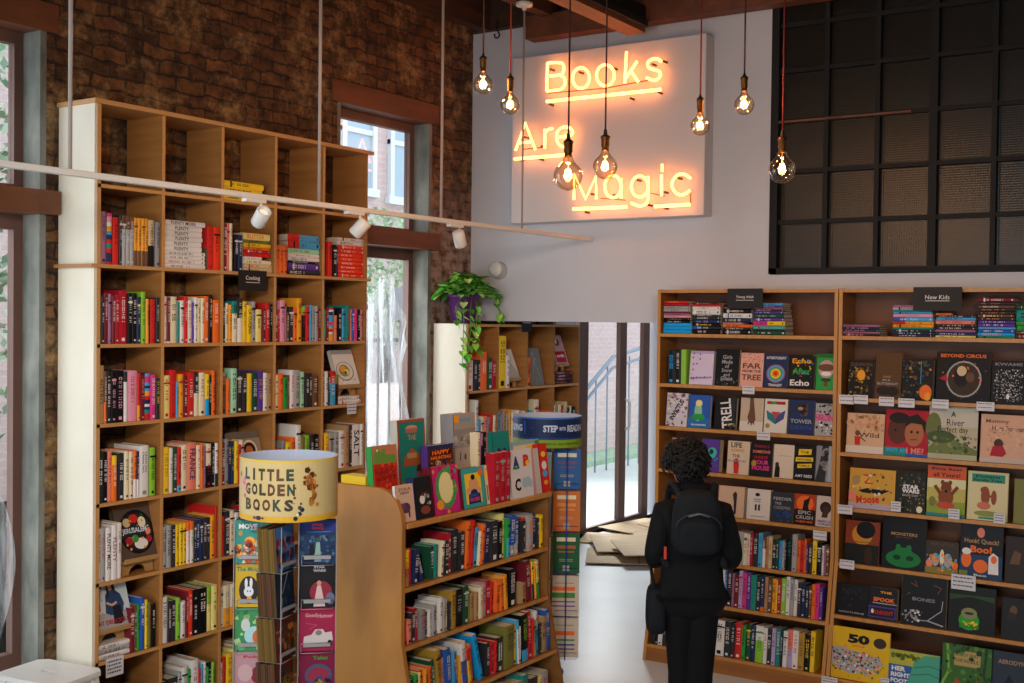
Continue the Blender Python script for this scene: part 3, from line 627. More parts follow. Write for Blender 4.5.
# bowl cookbook on stand above two white books, fourth row last cubby
zt = stack_books(LF, BAY*4+.165, lz(4), 'white 24 100;white 24 96', 'white pair under the bowl cookbook', 'cookbook', 'cookbook', ulen=.205, depth=.16)
stand(LF.w(BAY*4+.27, .02, zt), pi/2, .19, 'wooden stand holding the cookbook with a bowl on its cover', .07)
BOWL = [('r', 0, .88, 1, 1, 'silver'), ('e', .45, .40, .40, .27, '#8a8e92'), ('e', .45, .41, .36, .24, 'white'), ('e', .42, .42, .25, .17, '#8c9a5a'), ('e', .36, .47, .13, .09, 'amber'), ('e', .52, .38, .11, .08, 'lemon'), ('e', .46, .36, .06, .05, 'brown'), ('s', 14, .05, .05, .95, .3, .02, ['silver', 'tan', 'grey'])]
cover('cookbook', .20, .235, .03, 'white', BOWL, 'white cookbook with a bowl of food on its cover, on a stand', 'face-out cookbooks', LF.w(BAY*4+.275, .022, zt+.065), pi/2, RD(20), seed=3)
# Jerusalem style cookbook, sixth row first cubby
stand(lpt(0, .73, 5, .015), pi/2, .20, 'wooden stand under the black plate cookbook in the sixth row', .085)
cover('cookbook', .245, .285, .03, '#5a4a40', [('r', 0, .9, 1, 1, 'brown'), ('e', .52, .48, .44, .40, 'black'), ('e', .52, .48, .38, .34, '#26262a'), ('e', .30, .66, .10, .08, 'beige'), ('e', .48, .72, .11, .08, 'red'), ('e', .68, .64, .10, .10, 'cream'), ('e', .80, .46, .07, .06, 'salmon'), ('e', .30, .33, .10, .07, 'crimson'), ('e', .58, .26, .17, .10, 'white'), ('e', .80, .32, .07, .06, 'crimson'), ('e', .45, .36, .09, .07, 'green'), ('s', 26, .2, .15, .85, .8, .025, ['salmon', 'green', 'cream', 'amber', 'red']), ('t', 'JERUSALEM', .46, .50, .62, '#d8dcf0', .12, .03)], 'dark cookbook JERUSALEM with a plate of food, face out on stand', 'face-out cookbooks', lpt(0, .72, 5, .018, .08), pi/2, RD(16), seed=5)
# ring cover, fifth row third cubby
cover('cookbook', .235, .285, .03, '#9a8a7c', [('r', 0, .85, 1, 1, '#6f665c'), ('e', .5, .5, .33, .26, '#b8643c'), ('e', .62, .62, .24, .20, 'cream'), ('e', .62, .62, .19, .15, '#2a2020'), ('e', .60, .60, .12, .10, '#c06a3c'), ('s', 30, .2, .05, .9, .5, .05, ['#c87050', '#a84a34', '#3a2a24', 'salmon'])], 'cookbook with a ring of orange pastry on its cover, behind the drum', 'face-out cookbooks', lpt(2, .66, 4, .03, .0), pi/2, RD(16), seed=9)
# woman cover, seventh row first cubby
zt = stack_books(LF, .018, lz(7), 'white 26 100;silver 24 100;white 24 96', 'white trio under the portrait cookbook', 'cookbook', 'cookbook', ulen=.235, depth=.19)
stand(LF.w(.125, .02, zt), pi/2, .18, 'wooden stand above three white books in the seventh row', .075)
cover('cookbook', .232, .275, .032, '#c8d4da', [('r', 0, 0, 1, .3, 'silver'), ('t', 'home', .24, .93, .4, 'navy', .06), ('t', 'me', .2, .80, .34, '#1d5a80', .12, .05), ('p', [(.36, .3), (.42, .62), (.52, .70), (.66, .70), (.80, .6), (.86, .42), (.80, .26), (.5, .24)], '#2c466e'), ('p', [(.52, .08), (.56, .4), (.76, .4), (.80, .1), (.70, .06)], '#20242e'), ('e', .56, .78, .075, .095, '#d8a88c'), ('p', [(.46, .55), (.47, .86), (.54, .93), (.63, .91), (.68, .8), (.70, .56), (.62, .7), (.6, .84), (.52, .85), (.52, .6)], '#3c241c'), ('l', [(.42, .48), (.55, .42), (.68, .46)], .05, '#d8a88c'), ('r', .05, .35, .25, .47, 'salmon'), ('e', .15, .47, .1, .05, 'amber'), ('t', 'EAT DELICIOUS', .5, .13, .88, 'crimson', .08, .03), ('s', 12, 0, .3, .34, .6, .03, ['white', 'salmon', '#9ab8d0'])], 'pale cookbook with a woman in blue on its cover', 'face-out cookbooks', LF.w(.128, .018, zt+.07), pi/2, RD(18), seed=6)

# ---------------------------------------------------------------- shelf tags and header signs
def card(name, w, h, t, p, rz, mat, lines, label, cat, grp=None, text=None, lean=0, inkc='navy', rows=3, roll=0):
    m = MB(); m.box(-w/2, w/2, 0, t, -h, 0); o = m.build(name, mat); a = MB(); rr = random.Random(int(w*1e5)+int(p[0]*999)+int(p[2]*777))
    if text:
        vs_, fs, tw, th = text_tris(text, .005); L = w*.5; s = L/tw; b0 = len(a.v)
        for x, y in vs_: a.av(((x-tw/2)*s, -.0006, -h*.52+(y)*s))
        for f in fs: a.face([b0+q for q in f], 'white')
        a.poly([(-L/2, -.0006, -h*.60), (L/2, -.0006, -h*.60), (L/2, -.0006, -h*.575), (-L/2, -.0006, -h*.575)], 'white')
    else:
        for r in range(rows):
            z = -h*(.16+.72*r/max(1, rows-.3)); x = -w*.42
            while x < w*.36:
                q = rr.uniform(.03, .12)*w; a.poly([(x, -.0006, z-h*.07), (x+q, -.0006, z-h*.07), (x+q, -.0006, z+h*.01), (x, -.0006, z+h*.01)], inkc); x += q+w*.03
    a.build('lettering', PRINT, o); o.location = p; o.rotation_euler = (lean, roll, rz)
    return tag(o, label, cat, grp)
p0 = PX(252, 270.5, -4.845); card('shelf_sign', .215, .115, .003, (-4.838, p0.y, p0.z), pi/2, SIGNB, 1, 'black sign reading Cooking on the tall bookcase', 'sign', 'black category signs', 'Cooking')
p0 = PX(352, 402, -4.85); card('shelf_tag', .085, .075, .001, (-4.851, p0.y, p0.z), pi/2, PAPER, 1, "white handwritten tag below the bowl cookbook's shelf", 'tag', 'white shelf tags')
p0 = PX(115, 657, -4.85); card('shelf_tag', .105, .095, .001, (-4.851, p0.y, p0.z), pi/2, PAPER, 1, 'white handwritten tag below the portrait cookbook, lowest on the tall bookcase', 'tag', 'white shelf tags', rows=4)

# ---------------------------------------------------------------- second bookcase (behind the plant)
BF = Fr(-4.847, 6.79, pi/2); B2 = .397
bz = [2.165, 1.687, 1.205, .72, .24]
bk = empty('bookcase', BF.o, pi/2, 'low birch cubby bookcase under the potted plant', 'bookcase')
wood_part('top_board', BIRCH_EDGE, bk, [(0, 1.59, 0, .28, 2.147, 2.165)])
o = wood_part('side_panel', BIRCH_PALE, bk, [(-.018, 0, 0, .285, 0, 2.168)]); o['label'] = 'pale cream outer face'
m = MB(); m.box(0, .018, -.003, .0, 0, 2.165); m.build('edge_strip', BIRCH_EDGE, o)
wood_part('side_panel', BIRCH, bk, [(1.572, 1.59, 0, .28, 0, 2.147)])
wood_part('back_panel', BIRCH, bk, [(0, 1.59, .275, .283, 0, 2.16)])
for k in range(1, 4): wood_part('divider', BIRCH, bk, [(B2*k-.009, B2*k+.009, 0, .275, .0, 2.147)])
for z in bz[1:]:
    m = MB(); m.box(0, 1.58, 0, .275, z-.018, z); m.mi = 1; m.box(0, 1.58, -.003, 0, z-.018, z); m.build('shelf', [BIRCH, BIRCH_EDGE], bk)
def bl(r, c): return "in the plant bookcase's %s row, %s cubby" % (['top', 'second', 'third'][r], BN[c])
def b_row(r, c, spec, **k): row_books(BF, B2*c+.011, B2*(c+1)-.011, bz[r+1], spec, bl(r, c), 'book', 'hardcover_book', pitch=.478, group='books standing '+bl(r, c), **k)
b_row(0, 0, 'white 30 46;charcoal 18 46;charcoal 14 46;orange 30 58 ^white;_ 3;evergreen 22 48;crimson 20 44')
b_row(0, 1, 'yellow 40 82;white 20 51;_ 80')
b_row(0, 2, 'orange 18 46;_ 105')
cover('hardcover_book', .20, .30, .03, '#7c7a76', [('l', [(.5, .9), (.45, .6), (.3, .3)], .02, 'silver'), ('l', [(.5, .6), (.7, .35), (.75, .1)], .02, 'silver'), ('l', [(.46, .6), (.6, .75)], .03, 'silver'), ('s', 20, .1, .1, .9, .9, .03, ['#8c8a84', '#6a6864', 'silver'])], 'grey silvery book facing out in the plant bookcase', 'face-out books in the plant bookcase', BF.w(B2*2+.21, .03, bz[1]), pi/2, RD(12), seed=4)
stand(BF.w(B2*1+.27, .03, bz[1]), pi/2, .14, 'wooden stand under the white book beside the yellow spine', .07)
cover('hardcover_book', .17, .24, .02, '#d8d4cc', [('r', 0, 0, 1, .12, '#b0a89c'), ('p', [(0, .12), (.5, .6), (1, .2), (1, .12)], '#b8b0a4')], 'off-white book on a small stand right of the yellow spine', 'face-out books in the plant bookcase', BF.w(B2*1+.265, .03, bz[1]+.065), pi/2, RD(22))
zt = stack_books(BF, B2*3+.05, bz[1], 'charcoal 26 100 ^salmon;maroon 24 100;charcoal 26 98 ^white;maroon 24 100', 'dark pile in the plant bookcase', 'book', 'hardcover_book', ulen=.27)
stand(BF.w(B2*3+.19, .03, zt), pi/2, .14, 'wooden stand on the dark pile in the plant bookcase', .06)
cover('hardcover_book', .19, .25, .02, 'rose', [('r', .1, .08, .9, .45, 'crimson'), ('t', 'nordic', .5, .3, .6, 'white', .12, .03), ('e', .5, .75, .2, .12, 'brown'), ('e', .42, .8, .08, .1, 'cream')], 'pink book facing out above the dark pile', 'face-out books in the plant bookcase', BF.w(B2*3+.19, .03, zt+.055), pi/2, RD(20))
b_row(1, 0, 'silver 20 50;cream 20 54;white 14 86;skyblue 12 56;cream 14 60;salmon 14 60;grey 14 58;red 12 62;cream 12 60')
b_row(1, 1, 'skyblue 16 66;grey 12 60;tan 18 66;silver 14 60;amber 14 66;cream 16 62;charcoal 12 58;white 16 64;rose 14 60;cream 12 62')
b_row(1, 2, 'teal 16 60;turquoise 16 62;charcoal 14 58;cream 26 78;tan 16 54;lemon 20 56;salmon 16 50;orange 20 58')
b_row(1, 3, 'cream 12 66;tan 14 70;cream 16 66;crimson 12 64;beige 16 70;charcoal 12 60;cream 10 62;black 20 60;_ 8')
b_row(2, 0, 'silver 20 50;crimson 20 54;navy 18 56;cream 18 60;rose 14 60;grey 14 58')
b_row(2, 1, 'tan 20 50;crimson 20 54;cream 18 56;navy 18 60;silver 14 60;grey 14 58')
p0 = PX(527, 322, -4.84); card('shelf_sign', .145, .085, .003, (-4.840, p0.y, p0.z+.01), pi/2, SIGNB, 1, 'small black sign on the top edge of the plant bookcase', 'sign', 'black category signs', rows=1, inkc='white')

# ---------------------------------------------------------------- young adult and kids bookcases
AF = Fr(-3.44, 6.97, 0); SW = 1.2
KZ, KD = .78, .15
def kick(z): return -KD*(KZ-z)/KZ if z < KZ else 0.0
azs = [2.123, 1.795, 1.515, 1.236, .962, .672, .41, .105]
bzs = [2.127, 1.758, 1.428, 1.0975, .765, .462, .10]
def oakcase(fr, zs, label):
    root = empty('bookcase', fr.o, fr.rz, label, 'bookcase')
    prof = [(.27, 0), (kick(0), 0), (0, KZ), (0, 2.41), (.27, 2.41)]
    for x in (0, SW-.022):
        m = MB(); m.prism(prof, 'x', x, x+.022); m.mi = 1; m.prism([(kick(0), 0), (kick(0)-.004, 0), (-.004, KZ), (-.004, 2.41), (0, 2.41), (0, KZ)], 'x', x, x+.022); m.build('side_panel', [OAK, OAK_EDGE], root)
    wood_part('top_board', OAK_EDGE, root, [(.022, SW-.022, 0, .27, 2.388, 2.408)])
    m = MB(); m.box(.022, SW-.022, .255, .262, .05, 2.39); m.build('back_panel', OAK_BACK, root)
    for z in zs:
        m = MB(); k = kick(z); m.box(.022, SW-.022, k+.003, .255, z-.022, z); m.mi = 1; m.box(.022, SW-.022, k-.003, k+.003, z-.022, z); m.build('shelf', [OAK, OAK_EDGE], root)
    m = MB(); m.box(.022, SW-.022, kick(.05), kick(.05)+.018, 0, .084); m.build('plinth', OAK, root)
    return root
oakcase(AF, azs, 'honey oak Young Adult bookcase behind the person')
KF = Fr(-2.235, 6.97, 0)
oakcase(KF, bzs, 'honey oak New Kids bookcase at the right edge')
GF = Fr(-1.03, 6.97, 0)
def ux(fr, px, z): return PY(px, 400, fr.o.y).x-fr.o.x if False else _ux(fr, px, z)
def _ux(fr, px, z):
    y = fr.o.y; k = (px-512)/FPX; v = Rt-Fw*k
    return -(v.y*y+v.z*(z-CAM_H))/v.x-fr.o.x
def zat(fr, px, py, y0=0):
    return PY(px, py, fr.o.y+y0).z
# stacks on the Young Adult top shelf
def a_stack(fr, zb, pa, pb, spec, nm, depth=.15):
    a, c = ux(fr, pa, zb), ux(fr, pb, zb)
    return stack_books(fr, a, zb, spec, nm, 'paperback', 'paperback_book', ulen=c-a, depth=depth, jit=.003, group='paperbacks of the '+nm)
a_stack(AF, azs[0], 662.5, 690, 'azure 23 100 x3 ^azure;black 16 98;black 17 97 ^tan;pink 16 97 ^mauve;mauve 14 95;maroon 10 97;silver 20 97;silver 16 97;crimson 20 92 ^maroon;red 14 86 ^amber', 'Young Adult stack based on blue books')
a_stack(AF, azs[0], 691, 720, 'black 30 97 ^white;blue/charcoal@.3 20 100;black 18 98 ^yellow;navy 24 97 ^lilac;charcoal 20 96;evergreen 12 98;white 30 95;white 22 96 ^charcoal;red 14 100;charcoal 12 96 ^silver', 'second Young Adult stack')
a_stack(AF, azs[0], 721.5, 751, 'black 30 98 ^white;charcoal 14 96;orange 20 100;rose 12 70;navy 28 97 ^lemon;white 30 98 ^navy;black 28 96 ^white;brown 14 90;black 10 94', 'Young Adult stack under the sign')
a_stack(AF, azs[0], 752, 785, 'evergreen 26 98 ^white;charcoal 10 96;turquoise 18 97;grey 6 98;magenta/yellow@.45 26 97;purple 20 96 ^white;evergreen 26 94 ^silver;purple 16 92;charcoal 12 94;mauve 12 88;purple 12 88;skyblue 16 90', 'rightmost Young Adult stack')
# face-out covers helper
def face(fr, zb, px0, px1, pytop, bgc, els, label, grp, t=.035, lean=7, tilt=0, nm='novel', seed=1, cat='book', side=None, back=.0, py_base=None):
    a, c = ux(fr, px0, zb), ux(fr, px1, zb); w = c-a
    y0 = kick(zb)+.02+back; pm = (px0+px1)/2
    ztop = PY(pm, pytop, fr.o.y+y0+.03).z; h = max(.1, (ztop-zb))/cos(RD(lean))
    return cover(nm, w, h, t, bgc, els, label, grp, fr.w((a+c)/2, y0, zb+.001), fr.rz, RD(lean), cat, seed=seed, tilt=tilt, side=side)
G = 'novels facing out on the Young Adult bookcase'
def tx(s, u, v, w, c, h=None, b=.02, rot=0): return ('t', s, u, v, w, C(c), h, b, rot)
# row 1
row_books(AF, ux(AF, 667, azs[1]), ux(AF, 686, azs[1]), azs[1], '_ 1;black 46 78 ^azure;black 42 80 ^white;lime 34 80 ^lime;_ 6', 'on the Young Adult second shelf', 'novel', 'novel', pitch=.28, depth=.15)
face(AF, azs[1], 687.5, 711, 351, 'lilac', [('r', 0, 0, 1, .92, '#dccbe6')]+[('e', u, v, .035, .025, 'purple') for u, v in ((.15, .92), (.42, .9), (.12, .8), (.42, .76), (.16, .6), (.3, .62), (.14, .44))]+[tx('spinning', .5, .2, .9, 'purple', .1, .03, 3)], 'lilac novel spinning with small purple hearts', G)
face(AF, azs[1], 713, 736.5, 349, 'black', [tx('Girls', .5, .78, .4, 'silver'), tx('Made', .5, .65, .45, 'silver'), tx('of', .5, .53, .18, 'silver'), tx('Snow', .5, .42, .45, 'silver'), tx('and', .5, .3, .25, 'silver'), tx('Glass', .5, .2, .5, 'silver'), ('s', 50, .02, .02, .98, .2, .02, ['grey', 'charcoal'])], 'black novel Girls Made of Snow and Glass', G)
face(AF, azs[1], 738, 761, 353, '#e4a896', [tx('FAR', .5, .62, .8, 'brown', .16, .03), tx('FROM THE', .5, .46, .8, 'brown', .08, .03), tx('TREE', .5, .28, .85, 'brown', .17, .03), ('s', 60, 0, .72, 1, 1, .02, ['crimson', 'brown', 'salmon'])], 'salmon novel FAR FROM THE TREE', G)
face(AF, azs[1], 762, 785.5, 354, 'navy', [('e', .5, .42, .40, .27, 'mauve'), ('e', .5, .42, .34, .23, 'skyblue'), ('e', .5, .42, .28, .19, 'green'), ('e', .5, .42, .22, .15, 'yellow'), ('e', .5, .42, .15, .1, 'orange'), ('e', .5, .42, .07, .05, 'red'), tx('AUTOBOYOGRAPHY', .5, .88, .85, 'white', .08), tx('TRANSIT', .5, .08, .6, 'white', .08)], 'navy novel with a rainbow circle on its cover', G)
face(AF, azs[1], 786.5, 812.5, 355, 'black', [tx('Echo', .5, .82, .75, 'amber', .14, .03), tx('After', .5, .52, .7, 'green', .2, .04), tx('Echo', .45, .18, .75, 'white', .18, .03), ('s', 26, .1, .35, .95, .9, .03, ['yellow', 'skyblue', 'green', 'red'])], 'black novel Echo After Echo in coloured script', G)
face(AF, azs[1], 814, 834.5, 354, 'green', [('e', .5, .95, .7, .06, '#1f6a30'), ('e', .5, .58, .38, .25, 'rose'), ('e', .5, .62, .42, .1, 'brown'), ('e', .5, .45, .25, .06, 'white'), ('r', .4, .1, .6, .3, 'brown'), ('e', .5, .28, .25, .05, '#1d4a28')], 'green novel with a pink round figure, beside the divider', G)
# row 2
face(AF, azs[2], 664, 685, 393, '#cfc9d4', [('s', 50, 0, .3, 1, 1, .07, ['white', 'mauve', 'brown', 'silver']), tx('INVICTUS', .5, .5, 1.0, 'black', .16, .04, 60), ('s', 10, 0, 0, 1, .15, .06, ['brown'])], 'pale novel with slanting dark letters, at far left', G)
face(AF, azs[2], 686.5, 707.5, 395, 'blue', [('r', 0, 0, 1, .3, '#2a70b0'), ('e', .45, .5, .18, .30, '#8cc6a0'), ('e', .45, .33, .32, .1, 'green'), ('e', .47, .75, .16, .1, 'lemon'), tx('the treatment', .5, .1, .7, 'white')], 'blue novel with a green glowing figure', G)
face(AF, azs[2], 712, 734, 397, 'black', [('p', [(.55, .2), (.95, .1), (.95, 1), (.7, 1)], '#2b2b30'), tx('TRELL', .55, .5, 1.25, 'white', .34, .02, 98), ('s', 12, .6, .02, 1, .2, .04, ['olive', 'brown'])], 'black novel TRELL with huge white letters', G)
face(AF, azs[2], 738, 761, 398, '#c9b39c', [('r', 0, 0, 1, .3, '#dcd0c4'), ('p', [(.4, 1), (.55, 1), (.62, .65), (.68, .35), (.6, .25), (.5, .22), (.4, .28), (.32, .42), (.4, .65)], '#6f4a34'), ('l', [(.4, .3), (.36, .2)], .05, '#6f4a34'), ('l', [(.5, .28), (.5, .17)], .05, '#5d3c2a'), ('l', [(.6, .3), (.62, .2)], .05, '#6f4a34')], 'beige novel with a brown hand hanging down', G)
face(AF, azs[2], 762, 785, 399, '#ddd6cc', [('p', [(.08, .66), (.5, .5), (.92, .68), (.85, .42), (.5, .25), (.15, .40)], '#4a4c8c'), ('p', [(.08, .66), (.5, .5), (.5, .25), (.15, .4)], '#2c7a80'), ('p', [(.3, .62), (.7, .62), (.5, .4)], '#c04848'), ('r', .1, .84, .9, .93, 'crimson'), ('r', .3, .84, .5, .93, 'green'), ('e', .17, .2, .1, .07, 'gold')], 'white novel with a coloured box shape, five along', G)
face(AF, azs[2], 786.5, 812, 400, 'navy', [tx('TOWER', .5, .38, .85, 'silver', .12), tx('DAWN', .5, .2, .8, '#3a4c98', .13), ('s', 20, .2, .55, .8, .85, .08, ['charcoal', '#2a3244', 'brown']), ('e', .45, .75, .1, .05, 'tan')], 'dark navy novel TOWER DAWN', G)
face(AF, azs[2], 813, 834, 400, 'silver', [('r', 0, .9, 1, 1, 'black'), ('s', 40, .1, .45, .9, .88, .05, ['black', 'charcoal', 'grey']), tx('HEROINE', .5, .5, .95, 'magenta', .2, .05), ('s', 30, 0, .05, 1, .4, .06, ['black', 'grey', 'white'])], 'grey novel with a bold magenta title', G)
# row 3
face(AF, azs[3], 669, 690, 438, 'rose', [('r', 0, 0, 1, .5, 'tan')], 'tan novel half hidden behind the curly hair', G)
face(AF, azs[3], 699, 717, 439, 'purple', [('e', .6, .6, .25, .15, 'turquoise'), ('e', .55, .62, .12, .08, 'charcoal'), ('s', 8, .2, .2, .9, .5, .05, ['turquoise', 'magenta'])], 'purple novel beside the curly hair', G, t=.06, side='tan')
face(AF, azs[3], 725, 747, 441, '#d9c3aa', [tx('LIFE', .4, .88, .5, 'charcoal'), tx('GOING', .45, .72, .6, 'gold', .09), tx('THE', .4, .55, .35, 'brown'), ('e', .42, .35, .12, .13, 'crimson'), ('p', [(.34, .02), (.3, .3), (.56, .3), (.54, .02)], 'red'), tx('INSIDE', .45, .4, .8, 'grey', .07)], 'cream novel with a red dress on its cover', G)
face(AF, azs[3], 748, 770, 443, 'black', [tx("THERE'S", .5, .9, .7, 'crimson', .08), tx('SOMEONE', .5, .74, .8, 'salmon', .09), tx('INSIDE', .5, .57, .6, 'crimson', .09), tx('YOUR', .5, .42, .7, 'magenta', .13, .04), tx('HOUSE', .5, .25, .8, 'magenta', .14, .04), ('e', .18, .38, .12, .09, 'gold')], "black novel THERE'S SOMEONE INSIDE YOUR HOUSE", G)
face(AF, azs[3], 771, 792, 444.5, '#e0ccb8', [('p', [(.08, .02), (.12, .35), (.25, .42), (.34, .3), (.34, .02)], 'black'), ('e', .2, .4, .09, .07, '#3a2a2a'), ('r', .3, .66, .85, .672, 'grey')], 'plain pale novel with a dark haired girl low down', G)
face(AF, azs[3], 791.5, 813, 446, 'black', [('p', [(.2, .72), (.8, .76), (.82, .92), (.22, .9)], 'yellow'), ('p', [(.08, .53), (.9, .56), (.9, .68), (.1, .66)], 'yellow'), ('p', [(.18, .34), (.85, .38), (.85, .5), (.2, .46)], 'yellow'), tx('THE', .5, .82, .4, 'black', .08), tx('NOWHERE', .5, .6, .65, 'black', .06), tx('GIRLS', .5, .42, .5, 'black', .06), tx('AMY REED', .5, .12, .8, 'white', .08)], 'black novel with yellow bands by AMY REED', G)
face(AF, azs[3], 813.5, 834, 446, 'grey', [('p', [(.3, 1), (.6, 1), (.5, 0), (0, 0), (.2, .5)], 'charcoal'), ('s', 14, .3, .1, .6, .9, .12, ['silver', 'grey', 'charcoal']), ('r', .62, 0, 1, 1, '#a7adb4')], 'misty grey novel beside the divider', G)
# row 4
face(AF, azs[4], 716, 742, 486, '#d4b298', [('p', [(.62, .1), (.6, .5), (.55, .75), (.66, .85), (.72, .75), (.7, .1)], '#3a2c2c')], 'tan novel with a thin dark figure, beside the backpack', G)
face(AF, azs[4], 744.5, 768, 489, '#ddd4cc', [('e', .45, .82, .1, .06, 'black'), ('r', .3, .66, .6, .68, 'black'), tx('DEAR', .45, .6, .3, 'grey'), ('r', .36, .3, .44, .5, 'black'), ('r', .5, .3, .58, .5, 'black'), ('r', .2, .1, .8, .12, 'grey')], 'white novel with a small black stick figure', G)
face(AF, azs[4], 769.5, 791, 492, '#30343e', [tx('FEEDER', .5, .78, .85, 'silver', .1), tx('THE', .3, .62, .3, 'silver'), tx('CREEPER', .5, .48, .8, 'grey', .1), ('s', 12, .1, .05, .9, .35, .1, ['#2c4a88', '#24386c'])], 'dark slate novel with blue foot of cover', G)
face(AF, azs[4], 792, 813.5, 494, '#b8401e', [('e', .5, .7, .4, .26, 'orange'), ('p', [(.4, .5), (.45, .8), (.6, .85), (.75, .95), (.65, .6), (.7, .5)], 'black'), ('r', 0, 0, 1, .5, '#2a1612'), tx('EPIC', .5, .4, .6, 'silver', .12, .03), tx('CRUSH', .5, .24, .8, 'silver', .12, .03), tx('GENIE', .5, .1, .8, 'orange', .06)], 'orange and black novel EPIC CRUSH', G)
face(AF, azs[4], 814, 833, 496, '#cfc0b8', [('e', .5, .62, .3, .2, '#33221e'), ('p', [(.3, .3), (.6, .3), (.75, .65), (.4, .65)], '#4a2c24'), tx('AMERICAN', .5, .18, .85, 'purple', .08), tx('STREET', .5, .08, .7, 'purple', .07)], 'pale novel with a dark profile head', G)
# spines
YW = lambda n: "on the Young Adult %s shelf" % n
row_books(AF, ux(AF, 733, azs[5]), ux(AF, 829, azs[5]), azs[5], 'crimson/yellow@.3 24 76;silver 36 76 ^grey;cream 22 74;white 14 72;crimson 18 76;charcoal 30 74;skyblue 25 78 ^navy;brown/white@.4 18 72;tan 18 72;beige 20 74;charcoal 22 66;evergreen 14 68;azure 20 66;silver 14 66;charcoal 10 70;black 30 74 ^teal;silver 28 84;orange 18 72;red 22 72;orange 12 76;purple 10 66;charcoal 24 68;yellow 24 76 ^black;black 26 72;white 12 66;mauve 12 66;brown 18 66', YW('sixth'), 'novel', 'novel', pitch=.27, depth=.15, yoff=kick(azs[5])+.008, lean=RD(4), group='novels on the Young Adult sixth shelf')
row_books(AF, .026, ux(AF, 826, azs[6]), azs[6], '_ 300;azure 26 68 ^navy;white 14 72;white 16 76;crimson/white@.5 30 72;white 40 76 ^blue;blue 14 74;charcoal 30 80;mauve 14 72;maroon 26 68;lilac 22 80;magenta 24 76;purple 24 78;teal 32 74 ^green;charcoal 22 70;navy/orange@.88 22 76 ^white;tan 20 74;brown 24 70;amber 22 72;yellow 8 70;crimson 22 72 ^white;lime 26 76 ^white;white 22 80;silver 20 76 ^blue;white 20 76 ^navy;charcoal 22 70;navy 22 70;charcoal 18 66;brown 16 68;orange 20 72;magenta 22 74;purple 18 68;_ 6', YW('seventh'), 'novel', 'novel', pitch=.29, depth=.15, yoff=kick(azs[6])+.008, lean=RD(5), group='novels on the Young Adult seventh shelf')
row_books(AF, .028, ux(AF, 820, azs[7]), azs[7], '_ 10;charcoal 20 60;black 16 64;white 24 58;charcoal 20 62;brown 16 60;_ 22;silver 16 56;charcoal 20 56;navy 22 52;_ 50;evergreen 20 50;azure 20 56;lime/white@.4 20 66 ^green;rose/white@.5 20 66;azure 34 66 ^navy;white 50 70;charcoal 34 70;charcoal 20 68;red 36 72 ^white;green 20 68;evergreen 26 72 ^yellow;navy 22 70;white/lime@.4 42 72 ^green;white 18 70;charcoal 22 70 ^white;lilac 20 72 ^charcoal;teal 22 72 ^white;charcoal 14 68;white 22 70;salmon/lilac@.5 24 74;white 28 74 ^crimson;gold 30 72 ^brown;black 28 70 ^yellow;yellow 22 78', YW('bottom'), 'novel', 'novel', pitch=.31, depth=.15, yoff=kick(azs[7])+.008, lean=RD(6), group='novels on the Young Adult bottom shelf')
p0 = PY(745, 288.5, 6.955); card('shelf_sign', .235, .125, .003, (p0.x, 6.955, p0.z), 0, SIGNB, 1, 'black sign reading Young Adult', 'sign', 'black category signs', 'Young Adult')
p0 = PY(937.5, 287, 6.955); card('shelf_sign', .27, .135, .003, (p0.x, 6.955, p0.z), 0, SIGNB, 1, 'black sign reading New Kids', 'sign', 'black category signs', 'New Kids')
TAGL = [(748.5, 386, 12, 8, 'under FAR FROM THE TREE'), (763.5, 432, 13, 8, 'under the beige hand novel'), (820, 531, 13, 9, 'under the dark profile novel'),
 (846.5, 395, 14, 9, 'first from left under the Kids second shelf'), (860.5, 395, 14, 9, 'second from left under the Kids second shelf'), (886.5, 397, 14, 9, 'under the brown book of the Kids second shelf'), (906.5, 398.5, 15, 9, 'under the orange blob book'), (940.5, 399.5, 15, 9, 'under the big circle book'), (985.5, 402, 16, 9, 'under the speckled black book'),
 (845, 505, 14, 9, 'below the moose book'), (847, 560, 14, 9, 'below the Kids fifth shelf corner'), (963.5, 575, 22, 15, 'above the green lantern book'), (829.5, 677, 15, 10, 'at the foot of the divider'), (896, 501.5, 9, 10, 'on the STAR WARS cover'), (954, 509, 10, 10, 'on the bear cover'), (999.5, 513.5, 10, 10, 'on the fox cover'), (885, 678, 8, 8, 'at the foot of the yellow map book')]
for px, py, w, h, wh in TAGL:
    y = 6.955+(kick(1.1) if py < 540 else (-.02 if py < 570 else (-.0 if py < 600 else -.13)))
    p0 = PY(px, py, y-.003); s = p0.y*1.0; sc_ = (Vector(p0)-Vector((0, 0, CAM_H))).dot(Fw)/FPX
    card('shelf_tag', w*sc_*1.06, h*sc_, .001, p0, 0, PAPER, 1, 'small white tag '+wh, 'tag', 'white shelf tags', rows=3 if h > 9 else 2, inkc='charcoal')

